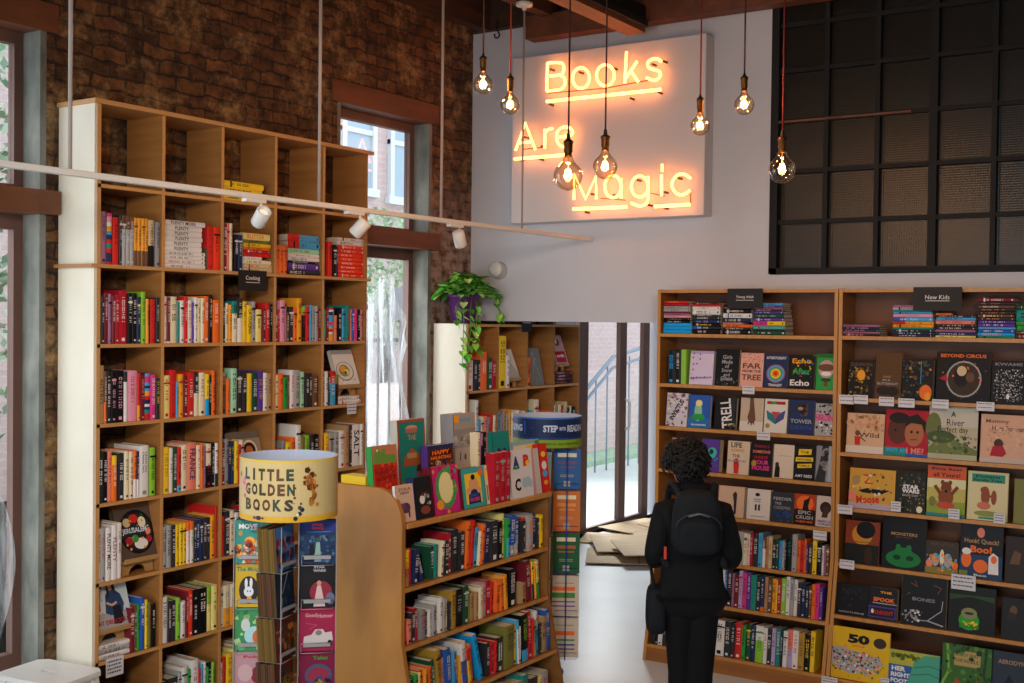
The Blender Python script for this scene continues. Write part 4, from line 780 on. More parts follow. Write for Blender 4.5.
# kids bookcase
def k_stack(pa, pb, spec, nm): return a_stack(KF, bzs[0], pa, pb, spec, nm, .16)
k_stack(841.5, 880, 'charcoal 14 100 ^pink;mauve 12 98;charcoal 14 98 ^lilac;navy 14 96 ^pink;mauve 14 97', 'short dark stack on the Kids top shelf')
k_stack(892, 933, 'charcoal 14 100 ^white;navy 14 99;charcoal 16 98 ^white;teal 10 98;amber 18 98;red/amber@.3 18 99;blue/skyblue@.3 24 97;pink 20 96 ^skyblue;skyblue 12 94;teal 10 94;lilac 16 93;mauve 14 90', 'bright Kids stack left of sign')
k_stack(935, 975, 'lemon 12 100;navy 18 100;mauve 16 99;charcoal 16 99;charcoal 14 98;salmon 22 98;skyblue 18 98;navy 12 96;orange 12 40', 'Kids stack under the sign')
k_stack(977, 1014, 'green 12 100;azure 20 100 ^amber;blue 18 99;skyblue 14 100;purple 20 98;purple 16 98;charcoal 18 100 ^amber;brown 16 98;charcoal 18 100 ^orange;charcoal 16 99 ^amber;brown 18 98;charcoal 18 99 ^orange;maroon 24 100', 'tall purple and gold Kids stack')
k_stack(1015.5, 1050, 'maroon 26 100;brown 18 98;green 30 100;green 26 98;teal 60 99;evergreen 30 98', 'green stack cut by the right edge')
KG = 'picture books facing out on the Kids bookcase'
def kf(*a, **k): return face(KF, *a, grp=KG, nm='picture_book', **k)
z = bzs[1]
kf(z, 846, 872, 360, 'black', [tx('CLEOPATRA', .5, .88, .85, 'brown', .09), ('s', 90, .05, .05, .95, .8, .05, ['#3a2614', 'gold', '#6a4a1c', '#201410', '#8a6428']), ('e', .5, .6, .16, .14, 'amber')], 'dark gold book CLEOPATRA on the Kids second shelf')
kf(z, 873, 899, 353, '#5a3c20', [tx('ONCE', .45, .48, .3, 'tan'), tx('IN A', .45, .41, .3, 'silver', .04), tx('BUTTERNUT', .5, .33, .8, 'silver', .05), ('e', .35, .18, .28, .1, '#241812'), ('e', .7, .17, .24, .1, '#241812')], 'tall brown book beside CLEOPATRA')
kf(z, 900, 931, 359, 'black', [('s', 80, .02, .1, .98, .95, .05, ['#1e3028', 'brown', 'gold', '#2c4460', '#47502a']), ('e', .78, .2, .2, .18, 'orange'), ('e', .85, .1, .1, .1, 'amber'), ('r', .6, .4, .62, .95, 'skyblue')], 'dark book with an orange blob in its corner', t=.05)
kf(z, 934, 988, 352, 'black', [tx('BEYOND CIRCUS', .5, .92, .85, 'orange', .07, .03), ('e', .52, .46, .33, .36, 'silver'), ('e', .52, .46, .30, .33, '#3a2c20'), ('e', .47, .5, .14, .2, 'black'), ('e', .48, .62, .09, .1, 'beige'), ('e', .64, .5, .08, .1, 'brown'), ('p', [(.06, .46), (.2, .55), (.22, .4)], 'crimson'), ('s', 22, .05, .05, .95, .85, .02, ['orange', 'brown', 'amber', '#3a1c14'])], 'big black square book with a white circle')
kf(z, 989.5, 1024, 361, 'black', [tx('KWAME', .5, .92, .8, 'grey', .07), ('s', 260, .08, .06, .92, .8, .018, ['silver', 'grey', 'white']), ('e', .5, .18, .05, .06, 'white')], 'black book speckled with white marks')
kf(z, 1026, 1052, 356, 'brown', [], 'brown book cut by the right edge of the Kids shelf')
z = bzs[2]
kf(z, 844.5, 882, 413.5, '#d8b08c', [('r', 0, 0, 1, .18, '#e0d0c4'), ('s', 60, .02, .55, .98, .95, .06, ['#d8a078', '#dcb48c', '#c89468']), tx('where the things', .55, .72, .7, 'salmon', .06), tx('Wild', .6, .46, .55, 'brown', .12), ('e', .3, .5, .07, .07, 'brown'), ('p', [(.24, .2), (.22, .42), (.38, .42), (.38, .2)], 'red'), ('l', [(.38, .4), (.52, .3)], .03, 'brown')], 'peach picture book with a small child in red', t=.012)
kf(z, 883, 926, 410, 'crimson', [('e', .3, .55, .24, .30, '#5a3022'), ('e', .32, .82, .24, .12, '#241610'), ('e', .68, .5, .22, .28, '#b06a48'), ('p', [(.45, .62), (.5, .85), (.75, .92), (.95, .75), (.93, .5), (.85, .7), (.6, .72)], '#201812'), ('e', .24, .55, .03, .03, 'black'), ('e', .62, .53, .03, .03, 'black'), ('e', .76, .53, .03, .03, 'black'), ('l', [(.6, .36), (.76, .37)], .02, 'maroon'), ('r', 0, 0, .5, .18, 'teal'), tx('WHY AM', .28, .12, .5, 'skyblue', .1, .03), tx('I ME?', .72, .12, .4, 'salmon', .14, .03), ('r', .5, 0, 1, .06, 'blue')], 'red picture book with two faces side by side', t=.012)
kf(z, 926.5, 975.5, 407, '#bdb096', [('r', 0, .62, 1, 1, '#c8c0b0'), ('p', [(0, .2), (.3, .5), (.6, .35), (1, .2), (1, 0), (0, 0)], '#6f7a44'), ('e', .1, .6, .16, .28, '#6c7440'), ('e', .25, .42, .3, .12, '#4c5a34'), ('s', 40, 0, .1, 1, .45, .04, ['#5a6a3c', '#8c9258', '#46522e']), ('r', 0, 0, 1, .1, '#b4b090'), tx('A', .5, .86, .1, 'black', .1), tx('River', .55, .70, .36, 'black', .13, 0), tx('Perfect day', .5, .55, .62, 'black', .15, 0)], 'large picture book with a green hillside', t=.012)
kf(z, 978.5, 1025, 415, '#d8a88c', [tx('Mommy', .36, .85, .5, 'brown', .1), tx('Hugs Forever', .6, .7, .7, 'brown', .14), ('s', 50, .1, .2, .95, .75, .04, ['#e0b498', '#cc9878']), ('e', .4, .4, .1, .1, '#4a2820'), ('p', [(.22, .14), (.28, .34), (.5, .36), (.58, .2), (.5, .13)], 'crimson'), ('r', 0, 0, 1, .1, '#c8b4a8')], 'peach picture book with a kneeling child in red', t=.012)
z = bzs[3]
kf(z, 847, 893, 469, '#d2a040', [('r', 0, 0, 1, .14, '#b8a8b8'), ('p', [(0, .2), (.1, .15), (.15, .4), (0, .45)], 'salmon'), ('e', .3, .62, .18, .2, '#e0b050'), ('l', [(.3, .84), (.48, .84), (.34, .64), (.52, .64)], .03, 'red'), ('e', .15, .7, .09, .12, 'tan'), ('p', [(.2, .45), (.4, .52), (.6, .5), (.9, .5), (.7, .38), (.3, .4)], 'black'), tx('Moose', .42, .24, .5, 'red', .2, .03, 6), ('s', 30, .1, .1, .95, .9, .03, ['cream', '#c48a30', 'brown'])], 'yellow picture book with a red Moose title')
kf(z, 894, 923.5, 471, '#22221e', [('s', 90, .05, .03, .95, .95, .03, ['olive', '#4a5030', '#3a4458', 'gold']), ('r', .18, .42, .82, .68, '#22221e'), tx('STAR', .5, .62, .55, 'white', .1, .05), tx('WARS', .5, .52, .6, 'white', .1, .05), tx('MADE EASY', .5, .42, .55, 'silver', .05), ('e', .82, .1, .1, .08, 'cream')], 'black book lettered STAR WARS', t=.02)
kf(z, 925, 963.5, 466, '#8ea038', [('r', 0, .74, 1, 1, '#d05a34'), tx('Bizzy Bear', .5, .93, .8, 'black', .06), tx('all Yours!', .5, .82, .7, 'black', .08), ('r', 0, .3, 1, .74, '#c0b45a'), ('r', 0, .56, 1, .74, '#d9d2a4'), ('e', .5, .56, .14, .13, '#7a3a1e'), ('e', .4, .67, .05, .05, '#7a3a1e'), ('e', .6, .67, .05, .05, '#7a3a1e'), ('e', .5, .38, .2, .16, '#8a4522'), ('l', [(.36, .44), (.2, .6)], .09, '#7a3a1e'), ('l', [(.64, .44), (.8, .6)], .09, '#7a3a1e'), ('e', .5, .22, .24, .07, '#c04a30'), ('e', .5, .5, .04, .03, 'black'), ('e', .15, .28, .09, .1, 'olive'), ('r', 0, 0, 1, .06, 'teal')], 'picture book with a brown bear lifting both arms', t=.015)
kf(z, 965.5, 1006, 472, '#d8cc9c', [('r', .1, .78, .92, .95, '#2a8a72'), tx('Potato', .5, .9, .6, 'black', .05), tx('Family Tree', .5, .82, .7, 'black', .06), ('e', .45, .5, .11, .2, '#8e4a28'), ('e', .42, .62, .1, .07, '#8e4a28'), ('e', .66, .48, .07, .15, '#8e4a28'), ('l', [(.52, .5), (.66, .5)], .06, '#8e4a28'), ('e', .42, .3, .17, .08, '#c87058'), ('e', .5, .14, .32, .06, '#8a9448'), ('r', .3, .03, .8, .07, '#2a8a72')], 'cream picture book with a squirrel and green label', t=.02)
kf(z, 1012, 1050, 480, 'olive', [], 'green book cut by the right edge below the green hillside')
z = bzs[4]
kf(z, 843, 877, 521, '#8c3a22', [('e', .5, .68, .3, .24, '#d08a30'), ('e', .6, .8, .28, .2, 'black'), ('r', 0, 0, 1, .46, '#1c1a18'), ('e', .7, .2, .12, .2, '#3a2614'), ('l', [(.1, .5), (.9, .52)], .02, '#4a5a20')], 'red and black book on the Kids fifth shelf, far left', t=.02)
kf(z, 880, 924, 518, 'black', [tx('MONSTERS', .5, .68, .6, 'tan', .06, .02), tx('and other', .5, .62, .4, 'brown', .03), ('e', .5, .2, .4, .17, '#157a3a'), ('e', .5, .32, .22, .1, '#157a3a'), ('e', .38, .42, .06, .06, '#157a3a'), ('e', .62, .42, .06, .06, '#157a3a'), ('e', .35, .22, .09, .05, '#0c3a20'), ('e', .65, .22, .09, .05, '#0c3a20')], 'black book with a green monster head and MONSTERS title', t=.02)
kf(z, 924, 957, 541, '#3a3428', [('r', 0, 0, 1, .2, '#8a7a30'), tx('FIVE LITTLE', .5, .9, .7, 'brown', .08), ('e', .3, .42, .12, .2, 'silver'), ('e', .68, .42, .13, .22, 'silver'), ('e', .5, .5, .07, .25, 'cream'), ('e', .12, .3, .1, .12, 'salmon'), ('e', .9, .3, .1, .12, 'orange'), ('s', 30, .05, .1, .95, .6, .05, ['amber', 'skyblue', 'white', 'orange'])], 'small book with white ghosts and pumpkins', t=.012)
kf(z, 958, 1001, 523, '#16181e', [('r', 0, 0, 1, .42, '#1e3c60'), ('e', .48, .82, .09, .09, 'salmon'), tx('Honk! Quack!', .5, .66, .8, 'tan', .1, .02), tx('Boo!', .5, .52, .5, 'orange', .13, .04), ('e', .16, .32, .12, .14, 'orange'), ('e', .16, .47, .11, .06, 'white'), ('p', [(.68, .1), (.68, .4), (.78, .48), (.9, .42), (.92, .1)], 'white'), ('e', .8, .36, .07, .07, 'orange'), ('e', .5, .22, .17, .12, 'orange'), ('r', 0, 0, .2, .12, 'olive'), tx('Boo', .5, .06, .3, 'white', .04)], 'dark blue book Honk! Quack! Boo! with a goose', t=.015)
kf(z, 1003.5, 1050, 538, '#2c1e18', [('p', [(.1, .4), (.2, .7), (.35, .65), (.32, .4)], 'brown')], 'dark brown book right of Honk! Quack! Boo!', t=.02)
z = bzs[5]
kf(z, 838, 869, 584, '#18181a', [tx('NOCTURNE', .5, .1, .8, 'silver', .05), ('s', 25, .1, .3, .9, .9, .05, ['#26262c', '#2c3038'])], 'plain black book at the left of the sixth Kids shelf', t=.02)
kf(z, 869.5, 898, 588, '#1c1a20', [tx('THE', .6, .86, .4, 'amber', .07, .04), ('r', .15, .5, 1, .53, 'silver'), tx('SPOOK', .55, .63, .75, 'orange', .13, .05), ('r', .02, .06, .98, .42, '#4c3c88'), ('r', .07, .1, .93, .37, '#1c1a20'), tx('KNIGHT', .55, .23, .7, 'crimson', .13, .05), ('e', .16, .25, .05, .07, 'white')], 'black book with a purple banner and SPOOK title', t=.05)
kf(z, 902, 947, 577, '#141416', [tx('BONES', .5, .53, .5, 'grey', .07), ('l', [(.1, .1), (.2, .25), (.3, .12)], .02, 'silver'), ('l', [(.3, .1), (.6, .12), (.9, .35), (.92, .55)], .02, 'silver'), ('l', [(.6, .12), (.95, .05)], .03, 'silver'), ('s', 24, .05, .05, .5, .3, .03, ['silver', 'grey', 'white']), ('l', [(.2, .85), (.35, .78), (.3, .9)], .02, 'brown'), ('l', [(.7, .85), (.88, .8), (.8, .68)], .02, 'brown'), ('l', [(.12, .6), (.2, .65)], .02, 'brown')], 'black book BONES with drawn skeletons', t=.02, side='tan')
kf(z, 949, 996, 587, '#141412', [('p', [(.03, .68), (.5, .78), (.97, .7), (.97, .82), (.03, .8)], '#244a24'), ('e', .45, .26, .22, .2, '#38a02a'), ('e', .45, .42, .17, .12, '#8a8a60'), ('e', .45, .42, .1, .03, '#2c2a20'), ('r', .25, .1, .66, .2, '#2c8a24'), ('s', 10, .3, .1, .62, .25, .03, ['yellow', 'lime'])], 'black book with a bright green lantern', t=.02)
kf(z, 1002, 1050, 600, '#1a1a1c', [('e', .25, .7, .08, .12, 'brown'), ('e', .22, .55, .1, .1, '#2c241e')], 'plain black book at the right of the sixth Kids shelf', t=.02)
z = bzs[6]
kf(z, 830, 893, 630, '#e0b420', [tx('50', .52, .80, .34, 'black', .18, .06), ('e', .85, .78, .1, .1, '#3a2a20'), ('p', [(.06, .42), (.1, .58), (.2, .62), (.55, .55), (.7, .48), (.8, .52), (.92, .4), (.85, .3), (.7, .2), (.72, .1), (.6, .18), (.4, .12), (.2, .22), (.1, .28)], 'silver'), ('s', 220, .08, .16, .86, .56, .018, ['navy', 'crimson', 'teal', 'amber', 'white', 'green', 'salmon']), ('s', 16, .05, .05, .95, .95, .02, ['salmon', 'red', 'brown']), tx('states', .52, .67, .2, 'orange', .04)], 'large yellow book lettered 50 with a map', t=.02)
kf(z, 893, 943, 653, '#2264a8', [('r', 0, .62, 1, 1, '#b8b43c'), ('p', [(.35, 0), (.5, .75), (.7, .95), (1, .98), (1, 0)], '#4aa68c'), ('l', [(.5, .6), (.8, .7), (1, .65)], .02, '#2c806c'), ('l', [(.45, .4), (.8, .5), (1, .42)], .02, '#2c806c'), ('s', 24, 0, .78, .6, .9, .04, ['#6a7a28']), tx('HER', .2, .52, .28, 'white', .12, .05), tx('RIGHT', .24, .36, .38, 'white', .12, .05), tx('FOOT', .22, .2, .34, 'white', .12, .05)], 'blue and green book HER RIGHT FOOT', t=.02)
kf(z, 945, 994, 647, '#3a6a2a', [('r', .25, .62, .78, .9, '#b89a60'), tx('BUDDY AND', .5, .83, .45, '#3a6a2a', .06), tx('THE RIDDLE', .5, .72, .48, '#3a6a2a', .06), ('l', [(.1, 1), (.15, .5), (0, .2)], .05, '#7ab040'), ('l', [(.9, 1), (.85, .5), (1, .2)], .05, '#20401c'), ('p', [(.2, 0), (.3, .4), (.4, .3), (.6, .3), (.72, .42), (.82, 0)], '#b04a28'), ('s', 50, 0, 0, 1, 1, .05, ['#2c5424', '#5a8a34', '#1c3818'])], 'green jungle book near the bottom right corner', t=.02)
kf(z, 995, 1050, 655, '#2c3846', [tx('AERODYNAMICS', .5, .82, .8, 'tan', .08), ('p', [(.1, .1), (.3, .6), (.5, .3), (.7, .1)], '#16181c'), ('r', 0, 0, 1, .2, '#3c5a70')], 'slate blue book at the bottom right corner', t=.02)

# ---------------------------------------------------------------- neon sign
SY = 7.12
sign = empty('neon_sign', (-3.945, BY, 2.90), 0, 'white panel with glowing orange neon words Books Are Magic', 'sign')
m = MB(); m.box(-4.705+3.945, -3.19+3.945, -.13, -.001, 0, 1.19); bevel(m.build('panel', flat('sign_panel_white', '#d6d0d0', .55), sign), .006)
def nb(pts, ox, oy, s, close=False):
    out = []
    for x, y in pts:
        p = PY(ox+x/s, oy+y/s, SY-.06); out.append((p.x+3.945, p.y-BY, p.z-2.90))
    return out
def smooth(pts, it=2, closed=False):
    for _ in range(it):
        q = [] if closed else [pts[0]]
        rng = range(len(pts)) if closed else range(len(pts)-1)
        for i in rng:
            a, c = pts[i], pts[(i+1) % len(pts)]
            q += [(a[0]*.75+c[0]*.25, a[1]*.75+c[1]*.25), (a[0]*.25+c[0]*.75, a[1]*.25+c[1]*.75)]
        if not closed: q.append(pts[-1])
        pts = q
    return pts
def ell(cx, cy, rx, ry, a0=0, a1=360, n=26): return [(cx+rx*cos(RD(a0+(a1-a0)*k/n)), cy-ry*sin(RD(a0+(a1-a0)*k/n))) for k in range(n+1)]
LET = []
o1, s1 = (500, 40), 8.536; o2 = (590, 40); o3, s3 = (505, 110), 7.59; o4, s4 = (560, 140), 6.827
LET.append(('letter', [(smooth([(400, 435), (405, 205), (410, 195), (480, 192), (530, 195), (548, 225), (540, 285), (515, 300), (425, 306)]), o1, s1), (smooth([(515, 300), (550, 320), (560, 365), (540, 410), (500, 428), (400, 435)]), o1, s1)]))
LET.append(('letter', [(ell(692, 325, 72, 88), o1, s1)])); LET.append(('letter', [(ell(132, 302, 76, 90), o2, s1)]))
LET.append(('letter', [([(312, 100), (305, 230), (298, 368)], o2, s1), ([(402, 182), (350, 262), (304, 330)], o2, s1), ([(350, 268), (380, 310), (412, 358)], o2, s1)]))
LET.append(('letter', [(smooth([(608, 185), (580, 158), (530, 162), (490, 190), (492, 230), (530, 252), (590, 262), (606, 300), (580, 338), (530, 345), (482, 320)]), o2, s1)]))
LET.append(('letter', [([(80, 308), (155, 100), (230, 300)], o3, s3), ([(108, 250), (212, 242)], o3, s3)]))
LET.append(('letter', [([(302, 292), (304, 145)], o3, s3), (smooth([(304, 185), (320, 150), (362, 140)]), o3, s3)]))
LET.append(('letter', [(smooth([(398, 208), (518, 192), (508, 142), (455, 123), (402, 150), (388, 205), (404, 262), (450, 286), (500, 268)]), o3, s3)]))
LET.append(('letter', [([(95, 408), (98, 235), (175, 402), (245, 250), (248, 402)], o4, s4)]))
LET.append(('letter', [(ell(362, 318, 56, 76), o4, s4), ([(416, 262), (418, 398)], o4, s4)]))
LET.append(('letter', [(ell(545, 318, 58, 72), o4, s4), (smooth([(602, 248), (602, 400), (590, 440), (540, 454), (486, 430)]), o4, s4)]))
LET.append(('letter', [([(693, 236), (693, 382)], o4, s4), ([(698, 165), (698, 216)], o4, s4)]))
LET.append(('letter', [(smooth([(892, 262), (850, 230), (800, 235), (764, 285), (764, 325), (795, 370), (840, 378), (888, 345)]), o4, s4)]))
for nm, strokes in LET:
    m = MB()
    for pts, o_, s_ in strokes: m.tube(nb(pts, o_[0], o_[1], s_), .0098, 8)
    m.build('neon_letter', NEON, sign)
def nbp(px, py): p = PY(px, py, SY-.06); return (p.x+3.945, p.y-BY, p.z-2.90)
for a, c in (((546.5, 101.5), (661, 89.5)), ((514.5, 159), (565, 155)), ((573.2, 209), (627, 207)), ((654.5, 206.5), (690, 204.5))):
    m = MB(); m.tube([nbp(*a), nbp(*c)], .0115, 8); m.build('neon_underline', NEON, sign)
TSUP = flat('tube_support', '#5a3a22', .5)
for px, py in ((550, 69), (579, 72), (613, 68), (652, 64), (663, 61), (524, 137), (541, 146), (591, 194), (613, 195), (637, 180), (664, 192), (678, 178), (549, 104), (658, 92), (630, 98), (519, 160), (539, 159), (585, 212), (664, 208), (648, 205)):
    p = nbp(px, py); m = MB(); m.tube([(p[0], p[1]+.006, p[2]), (p[0], -.128, p[2])], .008, 6); m.build('tube_support', TSUP, sign)
WIREM = flat('sign_wire', '#8a5a34', .5)
for a, c in (((548, 93), (604, 88)), ((604, 88), (648, 80)), ((523, 149), (545, 147)), ((600, 198), (625, 200)), ((650, 193), (664, 196)), ((690, 190), (690, 204))):
    pa, pc = nbp(*a), nbp(*c); m = MB(); m.tube([(pa[0], pa[1]+.01, pa[2]), (pc[0], pc[1]+.01, pc[2])], .004, 6); m.build('wiring', WIREM, sign)

# ---------------------------------------------------------------- pendant bulbs
BULBS = [((483, 85), 5.6, .095, 0, 'pendant bulb nearest the brick wall, leftmost of the seven', .8), ((510, 105), 5.6, .093, 1, 'pendant bulb on a red cord just left of the neon word Are', .8), ((568, 176), 5.15, .128, 0, 'large globe bulb hanging in front of the neon letter e', .9), ((605, 167), 5.6, .118, 0, 'globe bulb hanging in front of the neon letter a', .9),
         ((700, 126), 5.6, .092, 1, "pendant bulb overlapping the neon sign's right edge", .8), ((744, 105), 5.6, .096, 0, 'pendant bulb on the white wall between sign and black window', .8), ((782, 170), 5.6, .128, 1, 'large globe bulb on a red cord before the black window', .9)]
for (px, py), dep, dia, red, lab, pw in BULBS:
    p = ray(px, py)*dep+Vector((0, 0, CAM_H)); r = dia/2
    root = empty('pendant_bulb', (p.x, p.y, p.z-r), 0, lab, 'light bulb', 'pendant bulbs')
    prof = [(0.0005, -r)]+[(r*sin(a), -r*cos(a)) for a in [pi*k/16 for k in range(1, 14)]]+[(r*.36, r*1.12), (r*.30, r*1.35)]
    m = MB(); m.lathe(prof, 28, c=(0, 0, r)); g = m.build('glass', BULBGLASS, root)
    m = MB(); z0 = r+r*.05
    for k in range(6):
        a = 2*pi*k/6; rr = r*.22; m.tube([(rr*.5*cos(a), rr*.5*sin(a), z0+r*.42), (rr*cos(a+.3), rr*sin(a+.3), z0-r*.12), (rr*.8*cos(a+.9), rr*.8*sin(a+.9), z0+r*.36)], .0013, 5)
    m.lathe([(0.0005, -r*.12), (r*.09, 0), (r*.05, r*.12), (0.0005, r*.16)], 10, c=(0, 0, z0+r*.05))
    m.build('filament', FILAM, root)
    m = MB(); m.tube([(0, 0, z0+r*.42), (0, 0, r*2.3)], .003, 6); m.build('stem', flat('stem', '#c8a070', .4), root)
    sc_ = .8 if dia < .1 else 1
    m = MB(); m.lathe([(.0005, 0), (.017*sc_, 0), (.018*sc_, .012), (.016*sc_, .016), (.020*sc_, .024), (.020*sc_, .058), (.023*sc_, .062), (.023*sc_, .070), (.012*sc_, .078), (.0005, .078)], 18, c=(0, 0, r*2.28)); m.build('socket', BRASS, root)
    m = MB(); m.lathe([(.010*sc_, 0), (.008*sc_, .022), (.004, .03)], 12, c=(0, 0, r*2.28+.077*sc_)); m.build('socket_cap', BLACKM, root)
    m = MB(); m.tube([(0, 0, r*2.28+.09*sc_), (0, 0, 4.44-(p.z-r))], .0042, 6); m.build('cord', CLOTHR if red else flat('cord_dark', '#2a1218', .8), root)
    l = bpy.data.lights.new('bulb_light', 'POINT'); l.energy = 10.0*pw; l.color = (1, .52, .2); l.shadow_soft_size = .02
    lo = bpy.data.objects.new('bulb_light', l); COL.objects.link(lo); lo.parent = root; lo.location = (0, 0, r)

# ---------------------------------------------------------------- track light
TX = -4.105; TZ = 2.772
tr = empty('track_light_rail', (TX, 4.5, TZ), 0, 'long white lighting track hung from the ceiling on four rods', 'track')
m = MB(); m.box(-.017, .017, -4.2, 2.72, -.012, .014); bevel(m.build('track_bar', WHITEM, tr), .003)
m = MB(); m.box(-.02, .02, 2.70, 2.735, -.016, .018); m.build('end_cap', WHITEM, tr)
for y in (2.98, 4.443, 5.475, 6.34):
    m = MB(); m.tube([(0, y-4.5, .01), (0, y-4.5, 4.30-TZ if y > 6 else 4.58-TZ)], .0085 if y < 6 else .007, 8); rd = m.build('rod', flat('rod_grey', '#a89a92', .45), tr)
m = MB(); m.lathe([(.0005, .0), (.052, .0), (.055, .008), (.055, .02), (.02, .03), (.0005, .03)], 22, c=(0, 6.34-4.5, 4.33-TZ-.12)); m.lathe([(.012, -.03), (.014, 0)], 10, c=(0, 6.34-4.5, 4.33-TZ-.12)); m.build('canopy', WHITEM, tr)
for (px, py), y, aim, lab in (((262, 218), 4.04, (.75, -.25, .62), 'white cylindrical track lamp above the BUTTER pile'), ((360, 228), 4.76, (.62, .28, .72), 'white cylindrical track lamp in front of the tall red pile'), ((461, 239), 5.66, (-.15, .55, -.8), 'white cylindrical track lamp nearest the potted plant')):
    root = empty('track_lamp', (TX, y, TZ-.012), 0, lab, 'lamp', 'track lamps')
    m = MB(); m.box(-.016, .016, -.11, .02, -.016, .0); m.build('adapter', WHITEM, root)
    m = MB(); m.tube([(0, 0, -.01), (0, 0, -.04)], .006, 8); m.build('stem', WHITEM, root)
    d = Vector(aim).normalized(); q = d.to_track_quat('Z', 'Y').to_matrix().to_4x4(); q.translation = Vector((0, 0, -.082))
    m = MB(); m.T = q; m.lathe([(.0005, -.05), (.030, -.05), (.036, -.042), (.036, .045), (.034, .048), (.026, .045), (.022, .03)], 24); m.build('lamp_head', WHITEM, root)
    m = MB(); m.T = q; m.lathe([(.0005, .030), (.022, .030)], 20); m.build('lamp_face', LAMPGLOW if 'nearest' not in lab else WHITEM, root)

# ---------------------------------------------------------------- thermostat / round wall sensor, hooks
root = empty('wall_sensor', (-4.905, BY, 2.575), 0, 'round white sensor on the wall right of the potted plant', 'sensor')
def ylathe(m, prof, c=(0, 0, 0), n=24):
    T0 = m.T; m.T = Matrix.Translation(c) @ Matrix.Rotation(pi/2, 4, 'X'); m.lathe(prof, n); m.T = T0
m = MB(); ylathe(m, [(.0005, .0), (.066, 0), (.066, .012), (.05, .016), (.0005, .016)], (.02, 0, -.01)); m.build('base_plate', flat('sensor_base', '#a9a6a8', .6), root)
m = MB(); ylathe(m, [(.055, .014), (.060, .03), (.054, .042), (.03, .05), (.0005, .052)], (0, 0, 0)); m.build('dome', WHITEM, root)
for px, py, lb in ((497, 32, 'small black hook, left of two below the ceiling ledger'), (531, 31, 'small black hook beside the white track canopy')):
    p = PY(px, py, 7.1); r_ = empty('ceiling_hook', (p.x, 7.1, p.z), 0, lb, 'hook', 'ceiling hooks'); m = MB()
    m.tube([(0, 0, .07), (0, 0, .02)]+[(.022*sin(a), 0, .0-.022+.022*cos(a)) for a in [k*pi/6 for k in range(1, 11)]], .006, 6); m.build('hook', BLACKM, r_)
    m = MB(); m.box(-.012, .012, -.012, .012, .065, .075); m.build('mount', BLACKM, r_)

# ---------------------------------------------------------------- potted plant
PP = Vector((-4.985, 6.93, 2.166))
plant = empty('potted_plant', PP, 0, 'trailing green plant in a purple pot on the low bookcase', 'plant')
m = MB(); m.lathe([(.0005, 0), (.075, 0), (.08, .01), (.112, .19), (.122, .192), (.124, .215), (.114, .217), (.106, .19), (.0005, .185)], 28); m.build('pot', PURPLE, plant)
m = MB(); m.lathe([(.0005, .196), (.108, .196)], 20); m.build('soil', flat('soil', '#2a1c14', .95), plant)
rp = random.Random(5); LFC = ['#4f9a34', '#6ab844', '#90cc58', '#3a7f2c', '#b8e07c', '#5cae3e', '#458a34']
def leaf(m, p, d, s, col):
    d = Vector(d).normalized(); up = Vector((0, 0, 1)); sd = d.cross(up)
    if sd.length < .1: sd = Vector((1, 0, 0))
    sd.normalize(); nr = sd.cross(d).normalized()
    sh = [(0, 0), (.38, -.12), (.5, .22), (.36, .62), (0, 1.08), (-.36, .62), (-.5, .22), (-.38, -.12)]
    c0 = m.av(Vector(p)+d*s*.4-nr*s*.07); ids = [m.av(Vector(p)+sd*x*s+d*y*s+nr*s*(.10*abs(x)*2-.12*y*y)) for x, y in sh]
    col2 = tuple(min(1, c*1.5) for c in C(col)) if rp.random() < .35 else C(col)
    for k in range(8): m.face([c0, ids[k], ids[(k+1) % 8]], col if (k < 4) else col2)
m = MB()
for k in range(320):
    a = rp.uniform(0, 2*pi); rr = rp.uniform(.02, .24); z = .22+.17*(1-(rr/.24)**2)*rp.uniform(.35, 1)-.02
    p = Vector((rr*cos(a)*.85+.03, rr*sin(a)*1.05, z)); 
    if p.x < -.085: p.x = -.085
    leaf(m, p, (max(-.15, cos(a)*1.0+rp.uniform(-.4, .4)+.3), sin(a)+rp.uniform(-.4, .4), rp.uniform(-.5, .35)), rp.uniform(.045, .075), rp.choice(LFC))
m.build('foliage', PRINT, plant)
VINES = [[(.08, -.06, .2), (.16, -.13, .15), (.18, -.16, 0), (.17, -.15, -.15), (.18, -.17, -.28)], [(.1, .0, .2), (.17, .02, .12), (.18, .0, -.02), (.175, -.03, -.12), (.18, .03, -.19)], [(.05, .1, .21), (.15, .2, .18), (.17, .22, .08), (.17, .21, .04)], [(.06, -.1, .2), (.14, -.2, .12), (.17, -.22, .02)], [(.1, -.03, .2), (.165, -.06, .1), (.18, -.07, -.04), (.175, -.1, -.22)]]
for vi, v in enumerate(VINES):
    if vi != 2: v = [v[0]]+[(q[0], q[1]-.085, q[2]) for q in v[1:]]
    vm = MB(); vm.tube([Vector(q) for q in v], .0028, 5, '#5c8a34')
    for a, c in zip(v[1:], v[2:]+[v[-1]]):
        for t in (0, .33, .66):
            p = Vector(a).lerp(Vector(c), t); leaf(vm, p, (.5, rp.uniform(-1, 1), rp.uniform(-.9, -.1)), rp.uniform(.04, .062), rp.choice(LFC[:6]+['#8ccc50']))
    leaf(vm, v[-1], (.3, .2, -1), .06, '#8ccc50'); vm.build('vine', PRINT, plant)

